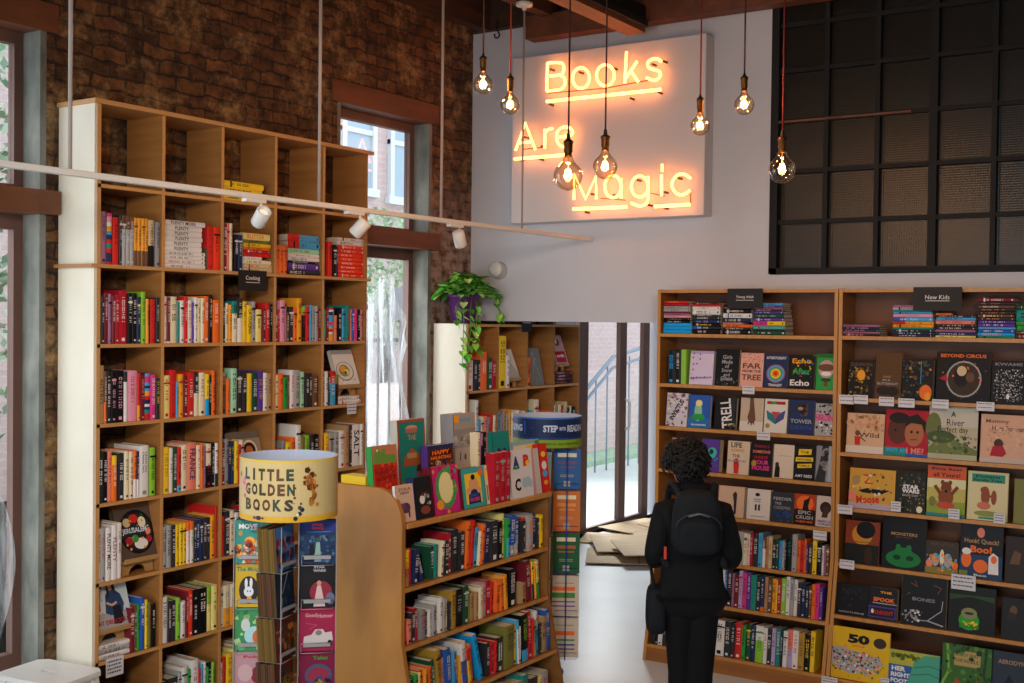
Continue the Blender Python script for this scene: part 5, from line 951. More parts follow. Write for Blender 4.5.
# ---------------------------------------------------------------- island bookcase
IF = Fr(-3.544, 4.47, pi/2); IL = 1.34
isl = empty('island_bookcase', IF.o, pi/2, 'freestanding maple island bookcase full of picture books', 'bookcase')
def ik(z): return -.13*(.62-z)/.62 if z < .62 else 0.0
def isl_prof():
    top = [(0.0, 1.20), (.012, 1.26), (.04, 1.315), (.085, 1.35), (.14, 1.368), (.45, 1.368)]
    return [(.50, 0), (ik(0), 0), (0, .62)]+top+[(.50, 1.33)]
m = MB(); m.prism(isl_prof(), 'x', -.03, 0); o = bevel(m.build('end_panel', MAPLE, isl), .004); o['label'] = 'curved topped end panel'
pr2 = [(.50, 0), (ik(0), 0), (0, .62), (0, 1.20), (.02, 1.20), (.06, 1.22), (.5, 1.22)]
m = MB(); m.prism(pr2, 'x', IL-.022, IL); m.build('end_panel', ISL_DARK, isl)
wood_part('front_ledge', ISL_DARK, isl, [(0, IL-.022, .0, .17, 1.178, 1.2)])
m = MB(); m.box(0, IL, -.012, .0, 1.176, 1.204); bevel(m.build('ledge_edge', OAK_EDGE, isl), .004)
wood_part('rear_ledge', OAK, isl, [(0, IL-.022, .17, .5, 1.31, 1.33), (0, IL-.022, .17, .185, 1.2, 1.31)])
izs = [.886, .60, .30, .04]
for z in izs:
    m = MB(); m.box(0, IL-.022, ik(z)+.003, .25, z-.02, z); m.mi = 1; m.box(0, IL-.022, ik(z)-.004, ik(z)+.003, z-.02, z); m.build('shelf', [ISL_DARK, OAK_EDGE], isl)
wood_part('spine_panel', OAK_BACK, isl, [(0, IL-.022, .25, .262, .03, 1.31)])
wood_part('rear_panel', OAK_BACK, isl, [(0, IL-.022, .488, .5, .03, 1.31)])
def i_row(k, spec, n, pitch=.29, **kw):
    row_books(IF, .012, IL-.03, izs[k], spec, 'on the island %s shelf' % n, 'picture book', 'picture_book', pitch=pitch, depth=.2, yoff=ik(izs[k])+.008, group='picture books on the island %s shelf' % n, jit=.02, **kw)
i_row(0, 'yellow/tan@.5 22 62;red 14 62;navy 20 58 ~6;_ 16;navy 14 50 ~-18;_ 22;evergreen 14 56;teal 16 58;cream 16 62 ~6;_ 8;charcoal 20 60;crimson 14 72;charcoal 30 76;charcoal 24 70;orange 20 86 ~5 ^brown;red 16 86 ~5;skyblue 22 70 ~6;cream 10 62 ~5;orange 18 74 ~5;navy 22 74 ~5 ^white;_ 4;charcoal 36 76;black 24 72;lemon 18 84 ^green;green/skyblue@.5 16 74;blue/silver@.74 28 76 ~3 ^white;blue/silver@.7 20 72;_ 14;charcoal 14 62;red 12 66;silver 30 70 ^orange;navy 24 70;charcoal 10 60;yellow 22 64;_ 3', 'top')
i_row(1, 'scarlet 16 46 ~-8;salmon 20 40;charcoal 20 50;crimson 12 56 ~-4;grey 24 50;charcoal 14 44;white 14 46;silver 18 52;white 14 56;white 18 62;silver 14 60;cream 12 56;charcoal 8 50;gold 26 66;black 36 66 ^silver;evergreen 24 68;olive 10 62;tan 24 52;tan 16 50;cream 22 58;rose 22 62;crimson 24 64;red 16 58;orange 26 60 ~4;orange 22 60 ~-4 ^brown;amber 20 66 ~-5;_ 10;black 40 72;_ 20;tan 30 40;maroon 30 80 ~-6;red 10 74 ~-6;yellow/navy@.6 12 76 ~-6;amber 10 70 ~-6;lemon/green@.6 22 74 ~-6;_ 18', 'second')
i_row(2, 'charcoal 12 50 ~-4;green 14 56 ~-3;lemon 12 58;scarlet 14 60 ~-5;amber 14 60 ~-5;navy 8 56;orange 18 62 ~-5;evergreen 18 70 ~-8;gold 26 84 ~-5;rose 20 66 ~-5;blue 26 80 ~-6;skyblue 20 70;blue 12 66 ~-8;amber 16 60;white/blue@.4 28 82 ~-8;red/yellow@.3 18 66 ~-8;orange 16 72 ~-8;_ 30;azure 22 88 ~-17;_ 16;charcoal 20 60;crimson 14 56;red 14 60;charcoal 34 64;_ 8;olive 50 80;yellow 22 78 ~-3;skyblue/white@.2 14 84 ~-4;white 12 70;black/skyblue@.75 36 90 ~-4 ^lime;crimson 22 92 ~-4;red 10 76;tan 20 70 ~-3;white/azure@.4 20 86 ~-4;charcoal 14 60;tan 36 70;blue 26 80 ~-5 ^white', 'third')
i_row(3, '_ 130;white 14 50;silver 12 56;cream 14 60;navy 16 54;rose 16 66;white 12 60;tan 18 62;teal 16 70;charcoal 20 60;lemon 12 56;silver 20 60;_ 30', 'bottom')
def isf(ledge, px0, px1, pyt, bgc, els, label, t=.03, lean=8, y=None, side=None, seed=2, nm='picture_book'):
    z, y0 = (1.2, .03) if ledge == 0 else (1.33, .20)
    if y is not None: y0 = y
    X0 = IF.o.x-y0; a, c = PX(px0, 480, X0).y-IF.o.y, PX(px1, 480, X0).y-IF.o.y
    zt_ = PX((px0+px1)/2, pyt, X0-.03).z
    return cover(nm, c-a, max(.08, (zt_-z)/cos(RD(lean))), t, bgc, els, label, 'picture books displayed on the island ledges', IF.w((a+c)/2, y0, z+.001), pi/2, RD(lean), seed=seed, side=side)
isf(0, 399, 416.5, 484, '#d8b8a4', [tx('ZOLA', .5, .88, .7, 'brown', .08), tx("elephant", .5, .78, .5, 'brown'), ('e', .5, .38, .25, .14, '#5a3a5c'), ('e', .34, .42, .14, .1, '#6c4a6c'), ('e', .66, .22, .05, .12, '#5a3a5c')], 'pale pink book with a small purple elephant, nearest the curved end', t=.02, side='white')
isf(0, 418, 434, 476, '#1e2226', [('s', 14, .2, .1, .9, .6, .07, ['white', 'silver', '#5a2c28']), ('e', .4, .45, .16, .1, 'white'), ('e', .55, .2, .3, .1, '#8a4434'), ('l', [(.3, .55), (.4, .45)], .03, 'white')], 'black book with small white ghosts on the island ledge', t=.05, side='navy')
isf(0, 436, 461.5, 465, '#c42a7c', [('e', .5, .52, .4, .42, '#3f9a54'), ('e', .5, .54, .28, .33, '#e6dc9c'), ('t', 'the great big', .5, .6, .35, C('tan'), .04), ('s', 24, .02, .02, .98, .98, .07, ['magenta', '#e0a038', '#b02468', '#4ca84c']), ('e', .5, .54, .25, .30, '#e8dfa4'), ('e', .22, .2, .13, .1, 'amber')], 'hot pink book with a cream oval in a green wreath', t=.06, side='maroon')
isf(0, 464.5, 487, 467, '#36a6a8', [('r', .14, .1, .84, .86, 'yellow'), ('e', .5, .56, .2, .2, '#dca078'), ('e', .5, .76, .09, .07, 'black'), ('p', [(.24, .1), (.26, .4), (.5, .46), (.76, .4), (.78, .1)], 'navy'), ('e', .27, .42, .1, .08, '#dca078'), ('e', .73, .42, .1, .08, '#dca078'), tx('BABY', .5, .31, .4, 'blue', .08, .05), tx('GOES', .5, .2, .42, 'magenta', .09, .05), ('e', .84, .86, .11, .09, 'orange')], 'turquoise book with a round headed baby', t=.05, side='maroon')
isf(0, 487.5, 500.5, 464, '#ddd4b8', [('r', 0, .68, 1, .82, 'yellow'), tx('BOOK', .5, .9, .7, 'grey', .08)]+[('r', .08+.1*k, .1, .16+.1*k, .5+.04*(k % 3), q) for k, q in enumerate(('teal', 'amber', 'red', 'white', 'blue', 'orange', 'green', 'red'))], 'cream book whose cover shows a row of small books', t=.04)
row_books(IF, PX(493, 480, IF.o.x).y-IF.o.y+.02, PX(512, 480, IF.o.x).y-IF.o.y+.0, 1.2, 'crimson 10 100 ^silver;crimson 10 100 ^silver;crimson 10 100 ^silver', 'left of the white ABC book', 'picture book', 'picture_book', pitch=.275, depth=.06, yoff=.0, jit=.003, group='red picture books beside ABC')
isf(0, 512.5, 534.5, 449, '#d9d6da', [tx('A', .28, .74, .3, '#2a3c80', .26, .06), ('r', .2, .6, .36, .66, 'green'), tx('B', .74, .76, .28, 'red', .24, .06), ('e', .78, .7, .08, .06, 'yellow'), tx('C', .3, .28, .26, 'black', .26, .04), ('e', .62, .30, .14, .11, '#a8c0d0'), ('e', .76, .32, .12, .1, '#a8c0d0'), ('e', .86, .27, .1, .09, '#a8c0d0')], 'white picture book with large coloured letters A, B, C', t=.03, lean=6, y=.012)
isf(0, 535, 542.5, 448, '#c8bcb8', [('r', 0, 0, .3, 1, 'rose')], 'grey white book squeezed right of the ABC book', t=.05, y=.015)
isf(0, 543, 551, 443, 'red', [('e', .5, .78, .28, .06, 'yellow'), ('e', .5, .55, .3, .09, 'white'), ('e', .5, .38, .3, .07, 'skyblue'), ('e', .5, .2, .25, .05, 'amber')], 'narrow red book at the far end of the front ledge', t=.04, y=.02)
isf(1, 374.5, 399, 445, '#d85a3c', [('r', 0, .62, 1, 1, '#c87c60'), ('p', [(.05, .62), (.05, .85), (.2, .93), (.5, .82), (.95, .78), (.95, .6), (.5, .55)], '#6c9c44'), ('e', .2, .9, .1, .07, '#6c9c44'), ('e', .2, .91, .04, .03, 'white'), ('e', .45, .88, .08, .06, '#6c9c44'), ('p', [(.05, .62), (.95, .6), (.95, .05), (.05, .05)], '#c02e20'), ('s', 40, .08, .05, .92, .6, .05, ['#d83c28', '#a82418', '#e05a3c']), tx('SNAPPSY THE', .5, .42, .8, 'maroon', .08), tx('ALLIGATOR', .5, .3, .8, 'maroon', .1)], 'red book with a green alligator head', t=.04, side='green', lean=5)
isf(1, 400, 427, 419, '#1f7d78', [('r', 0, 0, .04, 1, '#a4482c'), ('r', .96, 0, 1, 1, '#a4482c'), ('r', 0, .96, 1, 1, '#a4482c'), ('r', 0, 0, 1, .04, '#a4482c'), ('e', .5, .86, .22, .05, '#c8988c'), ('r', .3, .79, .7, .86, '#a8685c'), ('p', [(.16, .28), (.2, .42), (.5, .56), (.8, .42), (.86, .28)], '#a0582c'), ('r', .3, .4, .66, .48, 'tan'), ('e', .72, .2, .1, .09, '#4a2c28'), ('r', .64, .05, .8, .18, '#a44038'), tx('THE', .5, .72, .3, 'tan')], 'large teal hardback with a brown circus tent', t=.05, lean=4, side='#c8c4b8', y=.27, nm='hardcover_book')
isf(1, 429, 454, 444, '#5a3420', [('r', 0, .9, 1, 1, 'navy'), ('r', .08, .6, .92, .88, '#2c1a14'), tx('HAPPY', .5, .8, .7, 'orange', .12, .05), tx('HAUNTING', .5, .66, .8, 'orange', .1, .05), ('e', .4, .35, .14, .16, '#6c88b8'), ('e', .4, .5, .09, .08, 'silver'), ('s', 50, .05, .05, .95, .55, .06, ['#b8642c', '#5c4488', '#d8a860', '#2c2030', '#8a3c24'])], 'dark orange book with purple and gold figures', t=.05, lean=3, side='purple')
isf(1, 455, 476.5, 413, '#a59a92', [('r', 0, .45, 1, .75, '#8f8a88'), ('r', .02, .86, .25, .98, 'amber'), tx('love', .55, .9, .5, 'skyblue', .07, .05), ('s', 30, .05, .5, .95, .62, .08, ['silver', '#b8b2ac', '#9a9490']), ('l', [(.25, .25), (.3, .38)], .03, 'black'), ('e', .5, .3, .05, .05, '#4a4a50'), ('l', [(.82, .28), (.84, .42)], .04, 'black'), ('e', .8, .12, .1, .06, '#a86050')], 'tall grey book with tiny figures on a beach', t=.09, lean=3, side='grey', y=.25, nm='hardcover_book')
row_books(IF, PX(478, 480, IF.o.x-.2).y-IF.o.y, PX(487, 480, IF.o.x-.2).y-IF.o.y, 1.33, 'cream 16 100;mauve/black@.3 8 98;black 14 100', 'right of the tall grey beach book', 'picture book', 'picture_book', pitch=.235, depth=.12, yoff=.2, group='thin books beside the grey beach book')
isf(1, 494, 511, 431, 'teal', [('s', 20, 0, 0, 1, .5, .1, ['turquoise', '#2a6c8c', 'navy']), ('r', 0, .4, 1, .44, 'skyblue')], 'small teal book standing before the blue drum', t=.03, lean=5)
isf(1, 513, 541, 440, '#9abcc0', [('r', .05, .55, .95, .85, 'cream'), ('e', .6, .7, .12, .1, 'yellow'), ('r', .8, .3, .95, .95, 'green')], 'pale blue and yellow book low before the blue drum', t=.04, lean=5)
for k in range(5):
    mm = spine_mesh('picture_book', .0155, .21, .16, 'yellow', tcol='olive'); o = mm.build('picture_book', PRINT); o.location = IF.w(.02+.0165*k, .27, 1.331); o.rotation_euler = (0, 0, pi/2)
    o.data.transform(Matrix.Scale(.36, 4, (0, 0, 1))); tag(o, '%s of five small yellow books behind the alligator book' % ORD[k], 'book', 'small yellow books on the island')

# ---------------------------------------------------------------- book spinners
def drum_text(mb, s, r, a0, zc, hgt, arc, col, bold=.04, eps=.0012):
    vs_, fs, tw, th = text_tris(s, bold); b0 = len(mb.v)
    for x, y in vs_:
        a = a0+x/tw*arc; mb.av(((r+eps)*sin(a), -(r+eps)*cos(a), zc+(y/th-.5)*hgt))
    for f in fs: mb.face([b0+q for q in f], col)
def drum_shell(r, z0, z1, bands, n=56, th=.003):
    m = MB(); m.smooth = True
    for (za, zb_, col) in bands:
        for k in range(n):
            a, c = 2*pi*k/n, 2*pi*(k+1)/n; m.face([m.av((r*sin(q), -r*cos(q), z)) for q, z in ((a, za), (c, za), (c, zb_), (a, zb_))], col)
    inner = MB(); inner.smooth = True
    for k in range(n):
        a, c = 2*pi*k/n, 2*pi*(k+1)/n; inner.face([inner.av(((r-th)*sin(q), -(r-th)*cos(q), z)) for q, z in ((c, z0), (a, z0), (a, z1), (c, z1))], '#b9c4dc')
        inner.face([inner.av((rr_*sin(q), -rr_*cos(q), z1)) for q, rr_ in ((a, r), (c, r), (c, r-th), (a, r-th))], 'white')
    return m, inner
def spinner(name, loc_, rz, label, dr, dz0, dz1, bands, wire, wires_n=8):
    root = empty(name, (loc_[0], loc_[1], 0), rz, label, 'book rack')
    m, inner = drum_shell(dr, dz0, dz1, bands); o = m.build('header_drum', PRINT, root); inner.build('drum_lining', PRINT, o)
    m = MB(); m.tube([(0, 0, .03), (0, 0, dz1-.05)], .012, 10)
    for k in range(4):
        a = k*pi/2+.5; m.tube([(0, 0, dz0+.02), (dr*.99*sin(a), dr*.99*cos(a), dz0+.02)], .004, 6)
    m.build('pole', wire, root)
    m = MB(); m.lathe([(.0005, 0), (.12, 0), (.12, .015), (.06, .03), (.0005, .03)], 28); m.build('base', wire, root)
    return root, o
S1 = Vector((-3.25, 3.36, 0)); R1 = RD(44)
sp1, dr1 = spinner('book_spinner', S1, R1, 'spinning wire rack with a yellow LITTLE GOLDEN BOOKS drum on top', .19, 1.425, 1.66, [(1.425, 1.447, '#d8a82c'), (1.447, 1.65, '#cdb680'), (1.65, 1.66, '#d8b850')], WIREW)
m = MB()
cc = ['#4a4630', '#3c4a3c', '#5a4028', '#403c34', '#62462c']
for ln, zc, a0, arc in (('LITTLE', 1.605, -1.02, 1.16), ('GOLDEN', 1.548, -1.0, 1.16), ('BOOKS', 1.49, -1.0, 1.14)):
    for k, ch in enumerate(ln):
        wch = arc/len(ln); drum_text(m, ch, .19, a0+wch*(k+(.26 if ch == 'I' else 0)), zc, .045, wch*(.28 if ch == 'I' else .78), cc[(k*2+len(ln)) % 5], .05)
m.build('lettering', PRINT, dr1); m = MB(); rs = random.Random(2)
for a0, zc, n, sz, cols in ((.42, 1.575, 34, .016, ['#a4642c', '#7c4420', '#c88a44', '#4a2c1c']), (.50, 1.52, 18, .012, ['#b4742c', '#8a4c24']), (.22, 1.47, 7, .012, ['#2a2a30', '#4a4a50', 'white']), (-1.08, 1.56, 14, .012, ['#c05a6c', '#e09aa0']), (.13, 1.54, 3, .006, ['#5a4030']), (-.62, 1.43, 8, .010, ['#5a4c7c', '#3c3848'])):
    m = MB()
    for _ in range(n):
        a = a0+rs.gauss(0, .055); z = zc+rs.gauss(0, .02); s = sz*rs.uniform(.4, 1); z = max(z, 1.44)
        pts = []
        for q in range(5):
            t = 2*pi*q/5; aa = a+s*cos(t)/.19; pts.append((.1913*sin(aa), -.1913*cos(aa), z+s*sin(t)))
        m.poly(pts, rs.choice(cols))
    m.build('printed_picture', PRINT, dr1)
F1 = Fr(S1.x, S1.y, R1)
def fan_art(bgc, cols, title=None, tcol='white', blobs=40, extra=()):
    e = [('s', blobs, .05, .1, .95, .72, .11, cols)]
    e += list(extra)
    if title: e.append(tx(title, .5, .87, .62, tcol, .09, .04))
    return e
A_ART = [('#1e3358', [('r', 0, .72, 1, 1, '#2a3474'), tx('STAR', .5, .9, .3, 'red', .06, .06), tx('WARS', .5, .82, .32, 'red', .06, .06), ('r', .2, .73, .85, .738, 'skyblue'), ('s', 60, .05, .05, .95, .65, .06, ['#33587c', '#24405c', '#55748c', '#1a2a44']), ('p', [(.42, .05), (.46, .5), (.56, .5), (.6, .05)], '#86a89c'), ('p', [(.24, .05), (.3, .45), (.4, .45), (.4, .05)], '#141a24'), ('e', .51, .55, .05, .06, '#3c4c58')], 'STAR WARS on blue'),
 ('#1c1a1e', [tx('STAR', .56, .93, .3, 'silver', .06, .06), tx('WARS', .56, .85, .34, 'silver', .06, .06), ('e', .6, .35, .3, .26, '#8c2c3c'), ('p', [(.4, .02), (.5, .5), (.6, .5), (.72, .02)], '#d4b4b4'), ('e', .55, .56, .06, .06, '#c4907c'), ('e', .85, .2, .12, .14, '#6a6c8c')], 'black and red cover'),
 ('#9c2448', [tx('Good', .34, .83, .3, 'rose', .09, .04), tx('Humor', .72, .81, .42, 'rose', .09, .04), ('l', [(.2, .65), (.5, .6), (.3, .5)], .01, '#c86484'), ('p', [(.14, .2), (.16, .34), (.36, .38), (.46, .5), (.66, .5), (.72, .42), (.9, .44), (.93, .26), (.9, .18), (.3, .12)], '#d0c4c4'), ('e', .55, .42, .09, .06, '#8c7478'), ('e', .42, .14, .06, .05, 'black'), ('e', .85, .2, .06, .05, 'black')], 'maroon Good Humor with a white van'),
 ('#7c1c3c', [('e', .55, .45, .36, .26, '#4c5474'), ('e', .55, .45, .28, .18, '#983048'), tx('Tales', .6, .85, .4, 'green', .09), ('s', 20, .2, .05, .9, .4, .08, ['#5c2438', '#a8944c', '#3c4c74'])], 'dark pink with a grey arch'),
 ('#284c6c', fan_art('', ['#3c6c8c', '#c89448', '#1c3448']), 'slate blue'), ('#4c6c3c', fan_art('', ['#6c8c4c', '#c8b468', '#2c4428']), 'moss green')]
B_ART = [('#4a74a8', fan_art('', ['#a03838', '#c89444', '#284878', '#3c2c4c'], blobs=46), 'red and yellow on blue'), ('#1c2c3c', [('l', [(.3, .05), (.35, .5), (.7, .95)], .05, '#8c9cac'), ('s', 20, .2, .1, .9, .9, .08, ['#24405a', '#1a2634'])], 'night blue'), ('#5a2c1c', fan_art('', ['#a8502c', '#c87c3c', '#3c3c24', '#7c3020']), 'rust orange'), ('#6c2c20', fan_art('', ['#a05030', '#c8a03c', '#2c4434']), 'brick red'), ('#2c4c4c', fan_art('', ['#3c6c6c', '#a8a04c']), 'dusky green'), ('#4c3c5c', fan_art('', ['#6c5c8c', '#a87c5c']), 'dusky violet')]
C_ART = [('#2f8a84', [tx('MOVE', .35, .86, .5, 'white', .12, .05), ('e', .4, .5, .14, .12, 'amber'), ('s', 30, .05, .05, .95, .5, .12, ['#b84828', 'amber', '#e0c8a8', '#8c2c20']), ('e', .15, .7, .06, .06, 'gold')], 'teal cover'),
 ('#c8a424', [tx('The Mouse', .4, .88, .7, '#3c7c5c', .1, .04), ('e', .38, .4, .26, .32, '#2c2420'), ('e', .38, .36, .13, .12, '#d8dce4'), ('e', .31, .55, .04, .12, '#d8dce4'), ('e', .44, .56, .04, .12, '#d8dce4'), ('e', .35, .37, .015, .02, 'black'), ('e', .42, .37, .015, .02, 'black'), ('e', .4, .18, .07, .08, 'amber'), ('e', .82, .5, .16, .12, '#2c9ca4'), ('e', .8, .3, .12, .16, '#4c8c34')], 'yellow cover with a white rabbit'),
 ('#3c8c54', [('s', 24, .05, .05, .95, .95, .09, ['#5cb06c', '#2c6c5c', '#c8d8e0', '#a8cc8c']), ('e', .55, .35, .28, .22, '#a8d4dc'), ('e', .6, .32, .11, .15, '#c86838'), ('e', .3, .6, .12, .15, '#c4ccc8'), tx('THE', .8, .9, .2, 'yellow', .09, .04)], 'green cover with a pale bird'),
 ('#b88c94', [tx('Poky', .5, .86, .5, 'crimson', .08, .04), ('e', .7, .45, .25, .22, '#7c2c34'), ('e', .3, .5, .2, .2, '#c8a4a8')], 'dusty pink cover'), ('#8c4c3c', fan_art('', ['#a86c4c', '#d8b07c', '#5c3024']), 'clay cover'), ('#3c5c7c', fan_art('', ['#5c7c9c', '#c8c8b0', '#2c4054']), 'steel blue cover')]
TIER = ['top', 'second', 'third', 'fourth', 'fifth', 'sixth']
def pocket(fr, root, x, y, ang, w, h, ztop, bh, arts, side, n, tint, gname, pitch=.172, tiers=6, nmk='storybook', wire=WIREW, strip=True, noun='storybook', sidecol='bronze', th=.0095, lean=RD(4)):
    for t in range(tiers):
        z = ztop-pitch*(t+1)+.006; bgc, els, lb = arts[t]
        for k in range(n):
            lx = x-(th+.0005)*k*sin(-ang)*1.0; dv = Vector((-sin(ang), cos(ang)))*(th+.0005)*k
            p = fr.w(x+dv.x, y+dv.y, z)
            if k == 0: cover(nmk, w, bh, th, bgc, els, '%s, front of the %s stack, %s tier' % (noun+', '+lb, side, TIER[t]), gname, p, fr.rz+ang, lean, seed=t+3, pages=True, side=sidecol)
            else:
                cl = ['#6a5228', '#5a4424', '#7a5c2c', '#4c3a24', '#7c6430', '#6c4038']; o = cover(nmk, w, bh-.002*(k % 3), th, cl[(k+t) % 6], (), '%s with worn gold spine, %s behind the front of the %s stack, %s tier' % (noun, ORD[k-1], side, TIER[t]), gname, p, fr.rz+ang, lean, pages=(k == n-1), side=cl[(k*2+t) % 6])
        # holder
        a = MB(); loc2 = Matrix.Translation((x, y, z)) @ Matrix.Rotation(ang, 4, 'Z'); a.T = loc2
        if strip:
            a.box(-w*.36, w*.36, -.0145, -.0125, .020, .034)
        hb = [(-w*.42, -.014, -.004), (-w*.42, -.014, .034), (w*.42, -.014, .034), (w*.42, -.014, -.004), (-w*.42, -.014, -.004)]
        a.tube(hb, .0016, 5); dd = (th+.0005)*n+.02
        a.tube([(-w*.42, -.014, -.004), (-w*.42, dd, -.004)], .0018, 5); a.tube([(w*.42, -.014, -.004), (w*.42, dd, -.004)], .0018, 5); a.tube([(-w*.42, dd, -.004), (w*.42, dd, -.004)], .0018, 5)
        a.build('pocket', wire, root)
    a = MB(); a.T = Matrix.Translation((x, y, 0)) @ Matrix.Rotation(ang, 4, 'Z')
    for sx in (-.5, .5):
        if not strip: break
        a.tube([(w*sx, -.016, ztop-pitch*tiers-.02), (w*sx, -.016, ztop+.01)], .002, 5)
    dd = (th+.0005)*n+.02
    a.tube([(0, dd+.01, ztop-pitch*tiers-.02), (0, dd+.01, ztop+.01)], .003, 5); a.tube([(0, dd+.01, ztop-.02), (0, dd+.06, ztop-.02)], .003, 5)
    a.build('upright_wire', wire, root)
gl = 'thin storybooks on the yellow topped spinner'
pocket(F1, sp1, .112, -.035, 0, .145, 0, 1.402, .168, A_ART, 'right', 4, 0, gl)
pocket(F1, sp1, -.006, -.085, RD(62), .145, 0, 1.392, .168, B_ART, 'middle', 8, 0, gl)
pocket(F1, sp1, -.135, .01, RD(-6), .145, 0, 1.40, .168, C_ART, 'left', 4, 0, gl)
S2 = Vector((-3.82, 6.22, 0)); R2 = RD(31.6)
sp2, dr2 = spinner('book_spinner', S2, R2, 'spinning blue wire rack with a navy STEP INTO READING drum on top', .214, 1.425, 1.61, [(1.425, 1.475, '#7c9c2c'), (1.475, 1.487, '#24407c'), (1.487, 1.60, '#1c2c58'), (1.60, 1.61, '#3c6cb8')], WIREB)
m = MB()
for s_, a0, arc, zc, hh in (('STEP', -.12, .42, 1.543, .042), ('INTO', .35, .20, 1.543, .022), ('READING', .60, .76, 1.543, .042), ('READING', -1.55, .76, 1.543, .042), ('learning to read, step by step', -.2, 1.25, 1.45, .016)):
    drum_text(m, s_, .214, a0, zc, hh, arc, '#b8c8e4' if hh > .017 else '#3c5c1c', .04)
m.poly([(.2153*sin(a), -.2153*cos(a), z) for a, z in ((-.72, 1.50), (-.40, 1.545), (-.72, 1.59))], '#2c54a0')
m.build('drum_print', PRINT, dr2)
F2 = Fr(S2.x, S2.y, R2)
def back_art(bgc, c2, code=True): return [('r', .15, .80, .85, .9, 'cream'), ('r', .15, .62, .85, .70, c2), ('r', .2, .52, .8, .56, c2), ('r', .25, .3, .75, .315, 'silver'), ('r', .25, .34, .75, .355, 'silver'), ('r', .38, .06, .62, .2, 'silver')]
def stripe_art(): return [('r', .1, .80, .8, .82, 'grey'), ('r', 0, .62, .85, .72, 'orange'), ('r', 0, .44, .85, .57, '#4c8c3c'), ('r', 0, .33, .85, .36, 'blue'), ('r', 0, .22, .85, .25, 'purple')]
T_ART = [('#1f5a9c', back_art('', '#6c4c7c'), 'blue cover'), ('#c8702c', back_art('', '#e0944c'), 'orange cover'), ('#1e5a34', back_art('', '#a8643c'), 'green cover'), ('#d0c0b0', stripe_art(), 'white cover striped orange first'), ('#d4c8b8', stripe_art()[:1]+[('r', 0, .56, .85, .66, 'orange'), ('r', 0, .42, .85, .46, 'green'), ('r', 0, .3, .85, .34, 'blue'), ('r', 0, .2, .85, .23, 'purple')], 'white cover with thin stripes'), ('#a8c8b4', [('e', .6, .6, .25, .16, 'charcoal'), ('e', .6, .6, .16, .1, 'tan')], 'pale green cover')]
g2 = 'early readers on the blue spinner'
pocket(F2, sp2, .125, -.06, 0, .168, 0, 1.415, .245, T_ART, 'right', 4, 0, g2, pitch=.262, tiers=5, wire=WIREB, strip=False, noun='reader', nmk='storybook', sidecol='gold')
U_ART = [('#a8c4c0', back_art('', 'skyblue'), 'pale blue cover'), ('#5c88b8', back_art('', 'navy'), 'mid blue cover'), ('#c4c8c8', back_art('', 'grey'), 'silver cover'), ('#8cb4a0', back_art('', 'green'), 'sage cover'), ('#c8a478', back_art('', 'brown'), 'tan cover')]
pocket(F2, sp2, -.055, -.08, RD(-20), .168, 0, 1.40, .245, U_ART, 'left', 4, 0, g2, pitch=.262, tiers=5, wire=WIREB, strip=False, noun='reader', nmk='storybook')
m = MB(); m.tube([(.125, -.085, .1), (.125, -.085, 1.43)], .004, 6); m.tube([(.02, -.07, .1), (.02, -.07, 1.43)], .004, 6); m.build('upright_wire', WIREB, sp2)

# ---------------------------------------------------------------- step stool
st = empty('step_stool', (-4.875, 3.44, 0), RD(8), 'white wooden step stool with a handle slot, at the bottom left', 'stool')
m = MB(); HH = .50; n = 28
import itertools
W2, D2 = .205, .15; hx_, hy_ = .05, .016
outer = []; inner_ = []
for k in range(n):
    a = 2*pi*k/n; c_, s_ = cos(a), sin(a); f = 1/max(abs(c_), abs(s_)); f = min(f, 1.32)
    outer.append((W2*c_*f, D2*s_*f)); e = (abs(c_)**3+abs(s_)**3)**(-1/3); inner_.append((hx_*c_*e, hy_*s_*e))
for z, up in ((HH, 1), (HH-.022, 0)):
    O = [m.av((x, y, z)) for x, y in outer]; I = [m.av((x, y, z)) for x, y in inner_]
    for k in range(n):
        q = [O[k], O[(k+1) % n], I[(k+1) % n], I[k]]; m.face(q if up else q[::-1])
    if up: OT, IT = O, I
for k in range(n):
    m.face([OT[(k+1) % n], OT[k], O[k], O[(k+1) % n]]); m.face([IT[k], IT[(k+1) % n], I[(k+1) % n], I[k]])
m.build('seat', WHITEM, st)
for sx in (-1, 1):
    for sy in (-1, 1):
        m = MB(); x0, y0, x1, y1 = .165*sx, .11*sy, .19*sx, .15*sy; w = .018
        t_ = [m.av((x0+a*w, y0+c*w, HH-.022)) for a, c in ((-1, -1), (1, -1), (1, 1), (-1, 1))]; b_ = [m.av((x1+a*w, y1+c*w, 0)) for a, c in ((-1, -1), (1, -1), (1, 1), (-1, 1))]
        m.face(t_); m.face(b_[::-1])
        for k in range(4): m.face([t_[(k+1) % 4], t_[k], b_[k], b_[(k+1) % 4]])
        m.build('leg', WHITEM, st)
for sy in (-1, 1):
    m = MB(); m.box(-.17, .17, .115*sy-.009, .115*sy+.009, HH-.08, HH-.022); m.build('apron', WHITEM, st)
for sx in (-1, 1):
    m = MB(); m.box(.168*sx-.009, .168*sx+.009, -.11, .11, HH-.08, HH-.022); m.build('apron', WHITEM, st)
m = MB(); m.box(-.17, .17, -.125, .125, .22, .24); m.build('step', WHITEM, st)

